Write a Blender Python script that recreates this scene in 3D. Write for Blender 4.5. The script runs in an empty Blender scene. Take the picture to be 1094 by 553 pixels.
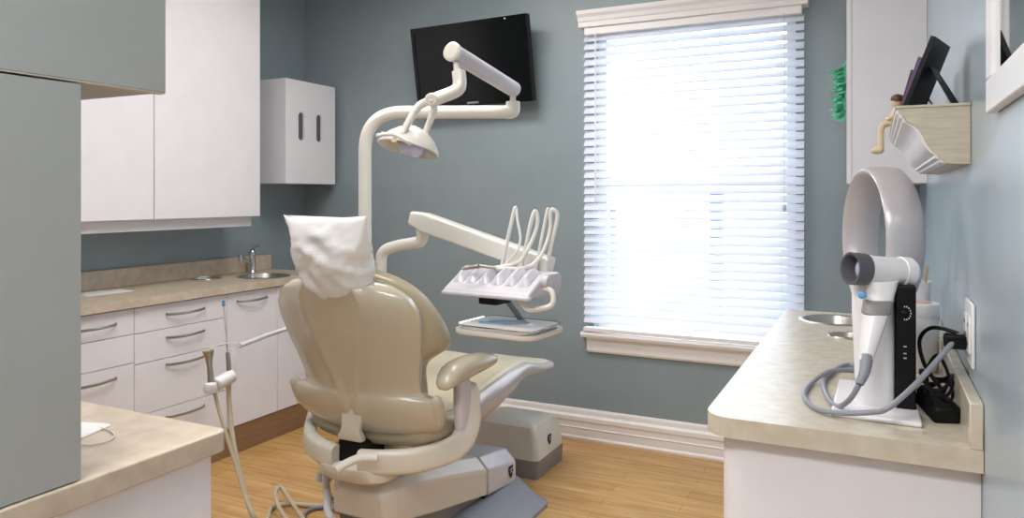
import bpy, bmesh, math, random
from mathutils import Vector, Matrix, noise
random.seed(7)
S = bpy.context.scene
PI = math.pi
# ---------------------------------------------------------------- camera
CW, CH, F, CY, YAW, H = 1094, 553, 790.0, 209.0, 0.458, 1.37
cam = bpy.data.cameras.new('camera'); co = bpy.data.objects.new('camera', cam)
S.collection.objects.link(co); S.camera = co
cam.sensor_fit = 'HORIZONTAL'; cam.sensor_width = 36; cam.lens = 36 * F / CW
cam.shift_y = -(276.5 - CY) / CW
co.location = (0, 0, H); co.rotation_euler = (PI / 2, 0, YAW)
cam.clip_start = 0.05; cam.clip_end = 200
# ---------------------------------------------------------------- light
W = bpy.data.worlds.new('sky'); S.world = W; W.use_nodes = True
bgn = W.node_tree.nodes['Background']
bgn.inputs[0].default_value = (0.86, 0.93, 1.0, 1); bgn.inputs[1].default_value = 5.6
S.view_settings.view_transform = 'Standard'; S.view_settings.look = 'None'
S.view_settings.gamma = 1; S.view_settings.use_curve_mapping = False
S.view_settings.exposure = 0.42

def area(name, loc, rot, sx, sy, power, col):
    l = bpy.data.lights.new(name, 'AREA'); l.shape = 'RECTANGLE'; l.size = sx; l.size_y = sy
    l.energy = power; l.color = col
    o = bpy.data.objects.new(name, l); o.location = loc; o.rotation_euler = rot
    S.collection.objects.link(o); return o
LAMPS = [(-0.75, -0.5), (-1.9, 1.1), (-1.75, 2.7)]  # the first one is added near the camera to fill camera-facing sides
LP = [42, 18, 17]
for (lx, ly), p in zip(LAMPS, LP):
    area('ceiling_lamp_light', (lx, ly, 2.78), (0, 0, 0), 1.1, 0.5, p, (1.0, 0.97, 0.955))
# daylight coming in at the window opening (just inside the pane, behind the blind)
pl_ = area('window_daylight', (-0.89, 4.25, 1.45), (-PI / 2, 0, 0), 1.1, 1.75, 70, (0.86, 0.93, 1.0)); pl_.data.cycles.is_portal = True   # portal: samples the sky through the window

# ---------------------------------------------------------------- helpers
cs, sn = math.cos(YAW), math.sin(YAW)
def C(px, py, t):
    u = (px - 547) / F
    return Vector(((u * cs - sn) * t, (u * sn + cs) * t, H - (py - CY) / F * t))
def P(px, py, x=None, y=None, z=None):
    u = (px - 547) / F; r = Vector((u * cs - sn, u * sn + cs, -(py - CY) / F))
    t = x / r.x if x is not None else y / r.y if y is not None else (z - H) / r.z
    return r * t + Vector((0, 0, H))

def lin(c):
    return tuple((v / 12.92 if v <= 0.04045 else ((v + 0.055) / 1.055) ** 2.4) for v in [k / 255 for k in c]) + (1,)
def mat(name, c, rough=0.5, metal=0.0, c2=None, scale=8, bump=0.0, bscale=60, coat=0.0, stretch=None, detail=4, fac=(0.35, 0.65), trans=0.0, spec=None):
    m = bpy.data.materials.new(name); m.use_nodes = True; nt = m.node_tree; N, L = nt.nodes, nt.links
    b = N['Principled BSDF']
    b.inputs['Roughness'].default_value = rough; b.inputs['Metallic'].default_value = metal
    b.inputs['Coat Weight'].default_value = coat
    if spec is not None: b.inputs['Specular IOR Level'].default_value = spec
    tc = N.new('ShaderNodeTexCoord'); mp = N.new('ShaderNodeMapping')
    L.new(tc.outputs['Object'], mp.inputs[0])
    if stretch: mp.inputs['Scale'].default_value = stretch
    n = N.new('ShaderNodeTexNoise'); n.inputs['Scale'].default_value = scale; n.inputs['Detail'].default_value = detail
    L.new(mp.outputs[0], n.inputs['Vector'])
    r = N.new('ShaderNodeValToRGB'); L.new(n.outputs['Fac'], r.inputs[0])
    if c2 is None: c2 = tuple(v * 0.985 for v in c)
    r.color_ramp.elements[0].color = lin(c); r.color_ramp.elements[1].color = lin(c2)
    r.color_ramp.elements[0].position = fac[0]; r.color_ramp.elements[1].position = fac[1]
    L.new(r.outputs[0], b.inputs['Base Color'])
    if bump:
        n2 = N.new('ShaderNodeTexNoise'); n2.inputs['Scale'].default_value = bscale; n2.inputs['Detail'].default_value = 3
        L.new(mp.outputs[0], n2.inputs['Vector'])
        bp = N.new('ShaderNodeBump'); bp.inputs['Strength'].default_value = bump; bp.inputs['Distance'].default_value = 0.01
        L.new(n2.outputs['Fac'], bp.inputs['Height']); L.new(bp.outputs[0], b.inputs['Normal'])
    if trans:
        t = N.new('ShaderNodeBsdfTranslucent'); L.new(r.outputs[0], t.inputs[0])
        mx = N.new('ShaderNodeMixShader'); mx.inputs[0].default_value = trans
        L.new(b.outputs[0], mx.inputs[1]); L.new(t.outputs[0], mx.inputs[2])
        L.new(mx.outputs[0], N['Material Output'].inputs[0])
    return m

def floor_mat():
    m = bpy.data.materials.new('oak_floor'); m.use_nodes = True; nt = m.node_tree; N, L = nt.nodes, nt.links
    b = N['Principled BSDF']; b.inputs['Roughness'].default_value = 0.34
    tc = N.new('ShaderNodeTexCoord')
    br = N.new('ShaderNodeTexBrick'); L.new(tc.outputs['Object'], br.inputs['Vector'])
    br.inputs['Scale'].default_value = 1; br.inputs['Brick Width'].default_value = 0.9; br.inputs['Row Height'].default_value = 0.085
    br.inputs['Mortar Size'].default_value = 0.0012; br.inputs['Mortar Smooth'].default_value = 0.3; br.offset = 0.37
    br.inputs['Color1'].default_value = (0, 0, 0, 1); br.inputs['Color2'].default_value = (1, 1, 1, 1); br.inputs['Mortar'].default_value = (0.3, 0.3, 0.3, 1)
    rp = N.new('ShaderNodeValToRGB'); L.new(br.outputs['Color'], rp.inputs[0])
    rp.color_ramp.elements[0].color = lin((186, 138, 78)); rp.color_ramp.elements[1].color = lin((218, 176, 112))
    mp = N.new('ShaderNodeMapping'); L.new(tc.outputs['Object'], mp.inputs[0]); mp.inputs['Scale'].default_value = (1.2, 14, 1)
    n = N.new('ShaderNodeTexNoise'); n.inputs['Scale'].default_value = 3; n.inputs['Detail'].default_value = 7; L.new(mp.outputs[0], n.inputs['Vector'])
    r2 = N.new('ShaderNodeValToRGB'); L.new(n.outputs['Fac'], r2.inputs[0])
    r2.color_ramp.elements[0].color = lin((176, 122, 62)); r2.color_ramp.elements[1].color = lin((226, 188, 128))
    r2.color_ramp.elements[0].position = 0.3; r2.color_ramp.elements[1].position = 0.7
    mx = N.new('ShaderNodeMixRGB'); mx.inputs[0].default_value = 0.55; L.new(rp.outputs[0], mx.inputs[1]); L.new(r2.outputs[0], mx.inputs[2])
    # thin dark seam between boards
    m2 = N.new('ShaderNodeMixRGB'); m2.blend_type = 'MULTIPLY'; L.new(br.outputs['Fac'], m2.inputs[0])
    L.new(mx.outputs[0], m2.inputs[1]); m2.inputs[2].default_value = (0.45, 0.35, 0.25, 1)
    n3 = N.new('ShaderNodeTexNoise'); n3.inputs['Scale'].default_value = 11; L.new(tc.outputs['Object'], n3.inputs['Vector'])
    r3 = N.new('ShaderNodeValToRGB'); L.new(n3.outputs['Fac'], r3.inputs[0])
    r3.color_ramp.elements[0].position = 0.72; r3.color_ramp.elements[0].color = (1, 1, 1, 1)
    r3.color_ramp.elements[1].position = 0.78; r3.color_ramp.elements[1].color = (0.6, 0.42, 0.28, 1)
    m3 = N.new('ShaderNodeMixRGB'); m3.blend_type = 'MULTIPLY'; m3.inputs[0].default_value = 0.7
    L.new(m2.outputs[0], m3.inputs[1]); L.new(r3.outputs[0], m3.inputs[2]); L.new(m3.outputs[0], b.inputs['Base Color'])
    bp = N.new('ShaderNodeBump'); bp.inputs['Strength'].default_value = 0.15; bp.inputs['Distance'].default_value = 0.002; bp.invert = True
    L.new(br.outputs['Fac'], bp.inputs['Height']); L.new(bp.outputs[0], b.inputs['Normal'])
    return m
def glass_mat():
    m = bpy.data.materials.new('window_glass'); m.use_nodes = True; N, L = m.node_tree.nodes, m.node_tree.links
    t = N.new('ShaderNodeBsdfTransparent'); t.inputs[0].default_value = (0.96, 0.98, 1, 1); g = N.new('ShaderNodeBsdfGlossy'); g.inputs['Roughness'].default_value = 0.02
    mx = N.new('ShaderNodeMixShader'); mx.inputs[0].default_value = 0.06
    L.new(t.outputs[0], mx.inputs[1]); L.new(g.outputs[0], mx.inputs[2]); L.new(mx.outputs[0], N['Material Output'].inputs[0]); return m
def emit_mat(name, c, s):
    m = bpy.data.materials.new(name); m.use_nodes = True; N, L = m.node_tree.nodes, m.node_tree.links
    e = N.new('ShaderNodeEmission'); e.inputs[0].default_value = lin(c); e.inputs[1].default_value = s
    L.new(e.outputs[0], N['Material Output'].inputs[0]); return m

M = {
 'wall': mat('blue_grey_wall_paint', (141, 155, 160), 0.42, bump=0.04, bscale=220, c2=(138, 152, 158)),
 'wallR': mat('blue_grey_semigloss_paint_lit', (163, 180, 192), 0.26, bump=0.03, bscale=12, spec=1.0),  # same paint as the other walls, its brighter sheen put into the colour
 'ceil': mat('ceiling_paint', (236, 236, 234), 0.9),
 'floor': floor_mat(),
 'trim': mat('white_trim_paint', (240, 237, 236), 0.4),
 'lam': mat('white_laminate', (234, 231, 236), 0.35),
 'lamg': mat('shaded_satin_laminate', (168, 171, 169), 0.5),  # stands for white laminate, with its backlit shade put into the grey
 'edge': mat('birch_edge', (196, 188, 176), 0.6),
 'kick': mat('bronze_kick_plate', (150, 122, 92), 0.4, 0.25, c2=(140, 112, 84), stretch=(1, 1, 12)),
 'stone': mat('speckled_beige_solid_surface', (206, 192, 172), 0.32, c2=(190, 175, 154), scale=22, detail=10),
 'stoneR': mat('speckled_cream_solid_surface', (210, 201, 184), 0.26, c2=(198, 187, 168), scale=26, detail=10),
 'chrome': mat('polished_chrome', (210, 210, 212), 0.12, 1.0),
 'steel': mat('brushed_steel', (188, 184, 176), 0.3, 1.0),
 'ivory': mat('ivory_enamel', (228, 224, 216), 0.3, coat=0.3),
 'ivory2': mat('pale_ivory_plastic', (214, 208, 196), 0.38, coat=0.2),
 'shell': mat('taupe_glossy_shell', (194, 185, 166), 0.26, coat=0.35),
 'khaki': mat('khaki_upholstery', (172, 161, 134), 0.36, bump=0.05, bscale=120, coat=0.1),
 'cream': mat('cream_seat_vinyl', (204, 195, 170), 0.36, bump=0.04, bscale=120),
 'greyp': mat('mid_grey_plastic', (140, 136, 134), 0.5),
 'skirt': mat('blue_grey_plastic_skirt', (132, 134, 142), 0.5),
 'seatside': mat('silver_taupe_glossy_shell', (184, 178, 176), 0.28, coat=0.3),
 'lav': mat('pale_silver_grey_plastic', (204, 202, 210), 0.34, coat=0.2),
 'white': mat('white_plastic', (236, 234, 236), 0.35, coat=0.2),
 'black': mat('black_plastic', (9, 9, 10), 0.5, spec=0.25),
 'screen': mat('dark_glossy_screen', (6, 7, 8), 0.16, spec=0.35),
 'paper': mat('white_disposable_cover', (248, 247, 248), 0.6, bump=0.2, bscale=20, trans=0.1),
 'slat': mat('white_faux_wood_slat', (240, 243, 252), 0.45, trans=0.27),
 'rail': mat('white_faux_wood_rail', (244, 240, 240), 0.45),
 'hose': mat('ivory_rubber_hose', (196, 184, 160), 0.5),
 'hoseg': mat('grey_rubber_hose', (140, 142, 152), 0.45),
 'hosew': mat('white_rubber_hose', (232, 230, 224), 0.4),
 'blue': mat('pale_blue_plastic', (96, 160, 212), 0.5),
 'bluep': mat('light_blue_wrapping', (140, 186, 216), 0.4),
 'fan': mat('satin_silver_fan_plastic', (196, 191, 195), 0.3, 0.15),
 'darkg': mat('dark_grey_rubber', (88, 88, 94), 0.5),
 'tan': mat('pale_oak_shelf_wood', (200, 192, 174), 0.5, c2=(186, 176, 156), stretch=(2, 2, 14)),
 'wood': mat('dark_wood_frame', (86, 52, 44), 0.4),
 'purple': mat('purple_frame', (96, 66, 120), 0.4),
 'photo': mat('faded_photo_print', (176, 160, 170), 0.4, c2=(90, 100, 140), scale=30),
 'skinw': mat('pale_glazed_ceramic', (232, 212, 180), 0.4, c2=(214, 186, 146)),
 'green': mat('mint_green_leaves', (150, 236, 204), 0.6, c2=(96, 204, 164), scale=20, trans=0.3),
 'glass': glass_mat(),
 'mirror': mat('mirror_glass', (235, 238, 240), 0.02, 1.0),
 'pink': mat('pale_pink_label', (222, 170, 168), 0.5),
 'stick': mat('birch_sticks', (216, 184, 148), 0.6),
 'lens': mat('lavender_clear_lens', (206, 208, 240), 0.08, coat=0.5),
 'amber': mat('amber_reflector_panel', (236, 216, 170), 0.2),
 'grass': mat('pale_lawn', (170, 180, 160), 0.9),
 'fence': mat('blue_grey_weathered_post', (70, 90, 125), 0.8),
 'lamp': emit_mat('lamp_diffuser', (255, 250, 240), 3.0),
 'text': mat('light_lettering', (214, 216, 220), 0.4),
}

OFF = {}
COL = S.collection
def link(name, me, m, parent, smooth=True, bevel=0, seg=2, subsurf=0, ang=35, mods=None):
    """link a mesh given in room coordinates, origin at its base or at its parent's"""
    if parent is None:
        vs = me.vertices
        xs = [v.co.x for v in vs]; ys = [v.co.y for v in vs]; zs = [v.co.z for v in vs]
        off = Vector(((min(xs) + max(xs)) / 2, (min(ys) + max(ys)) / 2, min(zs)))
        loc = off
    else:
        off = OFF[parent.name]; loc = Vector((0, 0, 0))
    me.transform(Matrix.Translation(-off))
    o = bpy.data.objects.new(name, me); COL.objects.link(o); o.location = loc
    if parent: o.parent = parent
    OFF[o.name] = off
    me.materials.clear()
    me.materials.append(m if not isinstance(m, str) else M[m])
    if bevel:
        b = o.modifiers.new('bevel', 'BEVEL'); b.width = bevel; b.segments = seg; b.limit_method = 'ANGLE'; b.angle_limit = math.radians(30)
        b.harden_normals = False
    if subsurf:
        s = o.modifiers.new('sub', 'SUBSURF'); s.levels = subsurf; s.render_levels = subsurf
    if smooth:
        for p in me.polygons: p.use_smooth = True
        if ang < 180:
            try: me.set_sharp_from_angle(angle=math.radians(ang))
            except Exception: pass
    return o
def obj(name, bm, m, parent=None, **k):
    bmesh.ops.recalc_face_normals(bm, faces=bm.faces)
    me = bpy.data.meshes.new(name); bm.to_mesh(me); bm.free()
    return link(name, me, m, parent, **k)
def thing(name, label, cat, loc, group=None):
    o = bpy.data.objects.new(name, None); COL.objects.link(o); o.location = loc; o.empty_display_size = 0.1
    OFF[o.name] = Vector(loc); o['label'] = label; o['category'] = cat
    if group: o['group'] = group
    return o
def tag(o, label, cat, group=None, kind=None):
    o['label'] = label; o['category'] = cat
    if group: o['group'] = group
    if kind: o['kind'] = kind
    return o
def struct(name, bm, m, parent=None, **k):
    k.setdefault('smooth', False)
    o = obj(name, bm, m, parent, **k); 
    if parent is None: o['kind'] = 'structure'
    return o
def copy_tree(o, label=None, loc=None):
    r = o.copy(); COL.objects.link(r); OFF[r.name] = OFF[o.name]
    if loc is not None: r.location = loc
    if label: r['label'] = label
    for ch in list(o.children):
        c = ch.copy(); COL.objects.link(c); c.parent = r; OFF[c.name] = OFF[ch.name]
        for g in list(ch.children):
            d = g.copy(); COL.objects.link(d); d.parent = c; OFF[d.name] = OFF[g.name]
    return r
def B(): return bmesh.new()
def box(bm, x0, x1, y0, y1, z0, z1, mx=None):
    vs = [bm.verts.new((x, y, z)) for x in (x0, x1) for y in (y0, y1) for z in (z0, z1)]
    if mx is not None:
        for v in vs: v.co = mx @ v.co
    for f in ((0, 1, 3, 2), (4, 6, 7, 5), (0, 4, 5, 1), (2, 3, 7, 6), (0, 2, 6, 4), (1, 5, 7, 3)):
        bm.faces.new([vs[i] for i in f])
    return bm
def prism(bm, pts, axis, a, b, mx=None):
    """pts: 2D polygon; axis 'x' -> (y,z) pts swept x=a..b; 'y' -> (x,z); 'z' -> (x,y)"""
    def v3(p, t):
        v = {'x': (t, p[0], p[1]), 'y': (p[0], t, p[1]), 'z': (p[0], p[1], t)}[axis]
        return mx @ Vector(v) if mx is not None else v
    A = [bm.verts.new(v3(p, a)) for p in pts]; Bv = [bm.verts.new(v3(p, b)) for p in pts]
    n = len(pts)
    bm.faces.new(A); bm.faces.new(Bv[::-1])
    for i in range(n): bm.faces.new((A[i], A[(i + 1) % n], Bv[(i + 1) % n], Bv[i]))
    return bm
def spline(pts, n=8):
    pts = [Vector(p) for p in pts]
    if len(pts) < 3: return pts
    out = []
    for i in range(len(pts) - 1):
        p0 = pts[max(i - 1, 0)]; p1 = pts[i]; p2 = pts[i + 1]; p3 = pts[min(i + 2, len(pts) - 1)]
        for k in range(n):
            t = k / n
            out.append(0.5 * ((2 * p1) + (p2 - p0) * t + (2 * p0 - 5 * p1 + 4 * p2 - p3) * t * t + (3 * p1 - p0 - 3 * p2 + p3) * t ** 3))
    out.append(pts[-1]); return out
def bendpath(pts, r, n=6):
    """polyline with rounded corners of radius r"""
    pts = [Vector(p) for p in pts]; out = [pts[0]]
    for i in range(1, len(pts) - 1):
        a = (pts[i - 1] - pts[i]); b = (pts[i + 1] - pts[i]); d = min(r, a.length * 0.49, b.length * 0.49)
        p0 = pts[i] + a.normalized() * d; p1 = pts[i] + b.normalized() * d
        for k in range(n + 1):
            t = k / n; out.append(p0 * (1 - t) ** 2 + pts[i] * 2 * t * (1 - t) + p1 * t * t)
    out.append(pts[-1]); return out
def tube(bm, pts, r, seg=10, cap=True, sec=None, up=None):
    """r number, or list/func of fraction; sec: list of 2D section points (then r scales)"""
    pts = [Vector(p) for p in pts]; n = len(pts)
    rad = (lambda t: r) if isinstance(r, (int, float)) else (r if callable(r) else (lambda t: r[0] + (r[-1] - r[0]) * t if len(r) == 2 else r[min(int(t * (len(r) - 1) + .5), len(r) - 1)]))
    S2 = sec or [(math.cos(2 * PI * k / seg), math.sin(2 * PI * k / seg)) for k in range(seg)]
    tan = [(pts[min(i + 1, n - 1)] - pts[max(i - 1, 0)]).normalized() for i in range(n)]
    u = Vector(up) if up else (Vector((0, 0, 1)) if abs(tan[0].z) < 0.9 else Vector((1, 0, 0)))
    rings = []
    for i in range(n):
        v = tan[i]
        if up: u = Vector(up)
        u = (u - v * u.dot(v)).normalized(); w = v.cross(u)
        R = rad(i / max(n - 1, 1))
        rings.append([bm.verts.new(pts[i] + (w * a + u * b) * R) for a, b in S2])
    m = len(S2)
    for i in range(n - 1):
        for k in range(m): bm.faces.new((rings[i][k], rings[i][(k + 1) % m], rings[i + 1][(k + 1) % m], rings[i + 1][k]))
    if cap: bm.faces.new(rings[0][::-1]); bm.faces.new(rings[-1])
    return bm
def lathe(bm, prof, c, seg=24, axis=None, close=False):
    """prof: (r,h) list around axis through c"""
    ax = Vector(axis or (0, 0, 1)).normalized(); a = Vector((1, 0, 0)) if abs(ax.x) < .9 else Vector((0, 1, 0))
    u = ax.cross(a).normalized(); v = ax.cross(u); c = Vector(c); rings = []
    for r, h in prof:
        rings.append([bm.verts.new(c + ax * h + (u * math.cos(2 * PI * k / seg) + v * math.sin(2 * PI * k / seg)) * max(r, 1e-5)) for k in range(seg)])
    for i in range(len(rings) - 1):
        for k in range(seg): bm.faces.new((rings[i][k], rings[i][(k + 1) % seg], rings[i + 1][(k + 1) % seg], rings[i + 1][k]))
    if close:
        for k in range(seg): bm.faces.new((rings[-1][k], rings[-1][(k + 1) % seg], rings[0][(k + 1) % seg], rings[0][k]))
    else:
        bm.faces.new(rings[0][::-1]); bm.faces.new(rings[-1])
    return bm
def loft(bm, rings, cap=True):
    R = [[bm.verts.new(p) for p in r] for r in rings]; m = len(R[0])
    for i in range(len(R) - 1):
        for k in range(m): bm.faces.new((R[i][k], R[i][(k + 1) % m], R[i + 1][(k + 1) % m], R[i + 1][k]))
    if cap: bm.faces.new(R[0][::-1]); bm.faces.new(R[-1])
    return bm
def rrect(w, h, r, n=4):
    out = []
    for cx, cy, a in ((w - r, h - r, 0), (-w + r, h - r, 90), (-w + r, -h + r, 180), (w - r, -h + r, 270)):
        for k in range(n + 1):
            t = math.radians(a + 90 * k / n); out.append((cx + r * math.cos(t), cy + r * math.sin(t)))
    return out
def superell(a, b, p, n=28):
    out = []
    for k in range(n):
        t = 2 * PI * k / n; c, s = math.cos(t), math.sin(t)
        out.append((a * math.copysign(abs(c) ** (2 / p), c), b * math.copysign(abs(s) ** (2 / p), s)))
    return out
def interp(tab, x):
    if x <= tab[0][0]: return tab[0][1]
    for (a, b), (c, d) in zip(tab, tab[1:]):
        if x <= c:
            t = (x - a) / (c - a); return b + (d - b) * t
    return tab[-1][1]
def text(s, size, mx, m, parent, name='lettering', ext=0.0004):
    cu = bpy.data.curves.new('t', 'FONT'); cu.body = s; cu.size = size; cu.extrude = ext; cu.align_x = 'CENTER'; cu.align_y = 'CENTER'
    t = bpy.data.objects.new('t', cu); COL.objects.link(t)
    dg = bpy.context.evaluated_depsgraph_get(); me = bpy.data.meshes.new_from_object(t.evaluated_get(dg))
    bpy.data.objects.remove(t); me.transform(mx)
    return link(name, me, m, parent, smooth=False)
def frame_mx(origin, xd, zd=(0, 0, 1)):
    x = Vector(xd).normalized(); z = Vector(zd); z = (z - x * z.dot(x)).normalized(); y = z.cross(x)
    m = Matrix((x, y, z)).transposed().to_4x4(); m.translation = Vector(origin); return m

# ---------------------------------------------------------------- room shell
XL, XR, YB, YN, ZC = -3.52, 0.178, 3.92, -1.2, 2.85
b = box(B(), XL - .1, XR + .1, YN, YB + .1, -.05, 0); struct('floor', b, 'floor')
b = box(B(), XL - .1, XR + .1, YN, YB + .1, ZC, ZC + .1); struct('ceiling', b, 'ceil')
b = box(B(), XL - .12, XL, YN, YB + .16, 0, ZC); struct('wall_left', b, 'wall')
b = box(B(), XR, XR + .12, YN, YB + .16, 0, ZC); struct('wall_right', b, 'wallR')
b = box(B(), XL, XR, YN - .12, YN, 0, ZC); struct('wall_rear', b, 'wall')
WX0, WX1, WZ0, WZ1 = -1.42, -0.36, 0.60, 2.30
b = B()
box(b, XL, WX0, YB, YB + .16, 0, ZC); box(b, WX1, XR, YB, YB + .16, 0, ZC)
box(b, WX0, WX1, YB, YB + .16, 0, WZ0); box(b, WX0, WX1, YB, YB + .16, WZ1, ZC)
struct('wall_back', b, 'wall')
# window: frame + sashes + pane
b = B()
for x in (WX0, WX1 - .05): box(b, x, x + .05, YB + .07, YB + .13, WZ0, WZ1)
for z in (WZ0, WZ1 - .05, (WZ0 + WZ1) / 2 - .03): box(b, WX0 + .05, WX1 - .05, YB + .07, YB + .13, z, z + .05)
w1 = struct('window_1', b, 'trim')
b = box(B(), WX0 + .05, WX1 - .05, YB + .098, YB + .102, WZ0 + .05, WZ1 - .05); obj('window_pane', b, 'glass', w1, smooth=False)
b = B(); prism(b, [(YB - .055, .585), (YB - .06, .60), (YB - .055, .612), (YB + .07, .612), (YB + .07, .585)], 'x', WX0 - .06, WX1 + .06)
obj('window_sill', b, 'trim', w1, smooth=False)
b = B(); prism(b, [(YB - .001, .498), (YB - .018, .498), (YB - .024, .51), (YB - .02, .56), (YB - .034, .584), (YB - .001, .584)], 'x', WX0 - .035, WX1 + .035)
obj('window_apron', b, 'trim', w1, smooth=False)
# baseboards: tall moulded profile
def bb(name, axis, w, a, bnd, sgn):
    pr = [(0, 0), (.020, 0), (.022, .012), (.016, .022), (.016, .060), (.019, .066), (.016, .072), (.016, .098), (.021, .108), (.021, .128), (.012, .140), (.010, .162), (.006, .172), (0, .172)]
    pts = [(w - sgn * p[0] * 1.3, p[1]) for p in pr]
    struct(name, prism(B(), pts, axis, a, bnd), 'trim')
bb('baseboard_back', 'x', YB, XL, XR, 1)
bb('baseboard_right', 'y', XR, 3.27, YB - .03, 1)
bb('baseboard_left', 'y', XL, 3.62, YB - .03, -1)
# outside
b = box(B(), -14, 10, YB + .3, 30, -.6, -.5); struct('ground', b, 'grass')
for k, (px, ztop, wd) in enumerate([(766, 1.40, .10), (650, 1.25, .12)]):
    p = P(px, 209, y=6.0)
    bm = box(B(), p.x - wd / 2, p.x + wd / 2, 5.95, 6.05, -.5, ztop)
    prism(bm, [(p.x - wd / 2 - .015, ztop), (p.x + wd / 2 + .015, ztop), (p.x, ztop + .05)], 'y', 5.935, 6.065)
    tag(obj('fence_post', bm, 'fence', smooth=False), ['blue-grey post outside glimpsed between the slats, right of the window centre', 'blue-grey post outside glimpsed between the slats near the blind\'s left edge'][k], 'post', 'posts outside the window')

# ---------------------------------------------------------------- ceiling lamps (unseen panels behind the area lights; the rear one is added fill)
for i, (lx, ly) in enumerate(LAMPS):
    t = thing('ceiling_lamp', ['added fill light panel in the ceiling nearest the rear wall', 'recessed ceiling light panel in the middle of the ceiling', 'recessed ceiling light panel nearest the window'][i], 'ceiling light', (lx, ly, ZC - .05), 'ceiling light panels')
    bm = B()
    for a in ((-.6, -.56, -.3, .3), (.56, .6, -.3, .3), (-.56, .56, -.3, -.26), (-.56, .56, .26, .3)): box(bm, lx + a[0], lx + a[1], ly + a[2], ly + a[3], ZC - .05, ZC)
    obj('frame', bm, 'trim', t, smooth=False)
    obj('diffuser', box(B(), lx - .56, lx + .56, ly - .26, ly + .26, ZC - .03, ZC), 'lamp', t, smooth=False)

# ---------------------------------------------------------------- window blind
t = thing('window_blind', 'white horizontal slat blind lowered over the window, wide crown valance on top', 'blind', ((WX0 + WX1) / 2, YB, .62))
BX0, BX1 = -1.462, -0.318
bm = B(); pr = [(YB, 2.30), (YB - .085, 2.30), (YB - .088, 2.325), (YB - .094, 2.33), (YB - .10, 2.35), (YB - .115, 2.365), (YB - .12, 2.385), (YB, 2.385)]
prism(bm, pr, 'x', BX0 - .02, BX1 + .02); obj('valance', bm, 'rail', t, smooth=False)
obj('head_rail', box(B(), BX0 + .01, BX1 - .01, YB - .07, YB - .01, 2.26, 2.315), 'rail', t, smooth=False)
bm = B(); zz = 2.245; NS = 0; pitch = .0445; ang = math.radians(50); 
while zz > .665:
    mx = Matrix.Translation((0, YB - .037, zz)) @ Matrix.Rotation(ang, 4, 'X')
    pts = [(-.0245, -.0008), (-.012, .0012), (0, .002), (.012, .0012), (.0245, -.0008), (.0245, -.0032), (.012, -.0014), (0, -.0006), (-.012, -.0014), (-.0245, -.0032)]
    prism(bm, pts, 'x', BX0, BX1, mx); zz -= pitch; NS += 1
obj('slats', bm, 'slat', t, smooth=False)
obj('bottom_rail', box(B(), BX0, BX1, YB - .062, YB - .014, .620, .642), 'rail', t, bevel=.004)
for x in (-1.33, -1.0, -.72, -.42):
    bm = B()
    for dy in (-.0635, -.010): tube(bm, [(x, YB + dy, .63), (x, YB + dy, 2.27)], .0009, 5)
    obj('ladder_cord', bm, 'rail', t)
bm = tube(B(), [(-1.385, YB - .078, 1.33), (-1.385, YB - .078, 2.27)], .0042, 8)
obj('tilt_wand', bm, 'rail', t)
c0 = P(838, 30, y=YB - .08)
for (z0, z1) in ((1.33, 2.27),):
    bm = tube(B(), [(c0.x, YB - .08, z0), (c0.x, YB - .08, z1)], .0012, 5)
    lathe(bm, [(.002, 0), (.006, .004), (.009, .02), (.006, .035), (.002, .042)], (c0.x, YB - .08, z0 - .04), 10)
    obj('lift_cord', bm, 'lav', t)

# ---------------------------------------------------------------- left wall: base cabinets + worktop
XF = -3.045
def arc_handle(parent, x, ya, yb, z, name='handle'):
    pts = [(x + .0, ya + .012, z), (x + .018, ya + .03, z - .002), (x + .030, (ya + yb) / 2, z - .004), (x + .018, yb - .03, z - .002), (x, yb - .012, z)]
    bm = tube(B(), spline(pts, 6), 1, sec=[(a * .0035, bb_ * .0065) for a, bb_ in [(math.cos(k * PI / 4), math.sin(k * PI / 4)) for k in range(8)]], up=(0, 0, 1))
    return obj(name, bm, 'steel', parent)
def unit(name, label, cat, y0, y1, rows, grp, handles, kind='drawer'):
    t = thing(name, label, cat, (-3.28, (y0 + y1) / 2, 0), grp)
    bm = box(B(), XL + .01, XF - .022, y0 + .001, y1 - .001, .147, .858)
    obj('carcass', bm, 'lam', t, smooth=False)
    obj('toe_kick', box(B(), XL + .01, XF - .008, y0, y1, .0, .147), 'kick', t, smooth=False)
    for k in range(len(rows) - 1):
        f = obj(kind if k < 9 else kind, box(B(), XF - .021, XF, y0 + .0015, y1 - .0015, rows[k + 1] + .0015, rows[k] - .0015), 'lam', t, bevel=.0012, seg=1)
        if handles[k] is not None:
            a, b_ = handles[k][:2]; arc_handle(f, XF, a, b_, handles[k][2])
    return t
def hy(px): return P(px, 300, x=XF + .02).y
unit('drawer_unit', 'white drawer unit at the left end of the long counter, beside the tall grey cabinet', 'drawer unit', 1.30, 2.27, [.856, .738, .607, .357, .15], 'white base units under the long counter',
     [(1.93, 2.19, .80), None, (1.93, 2.19, .56), (1.93, 2.19, .31)])
unit('drawer_unit', 'white drawer unit with four curved handles, behind the suction hoses', 'drawer unit', 2.27, 2.81, [.856, .736, .595, .357, .15], 'white base units under the long counter',
     [(hy(178), hy(223), .805), (hy(178), hy(223), .694), (hy(178), hy(223), .565), (hy(178), hy(223), .315)])
unit('base_cabinet', 'white base cabinet under the round sink, left of the dental chair back', 'cabinet', 2.81, 3.17, [.856, .15], 'white base units under the long counter', [(2.86, 3.10, .81)], 'door')
unit('base_cabinet', 'white base cabinet at the far end of the long counter, hidden behind the chair back', 'cabinet', 3.17, 3.58, [.856, .15], 'white base units under the long counter', [(3.25, 3.48, .81)], 'door')
t = thing('worktop', 'long beige speckled worktop with backsplash along the left wall', 'countertop', (-3.27, 2.4, .86))
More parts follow.
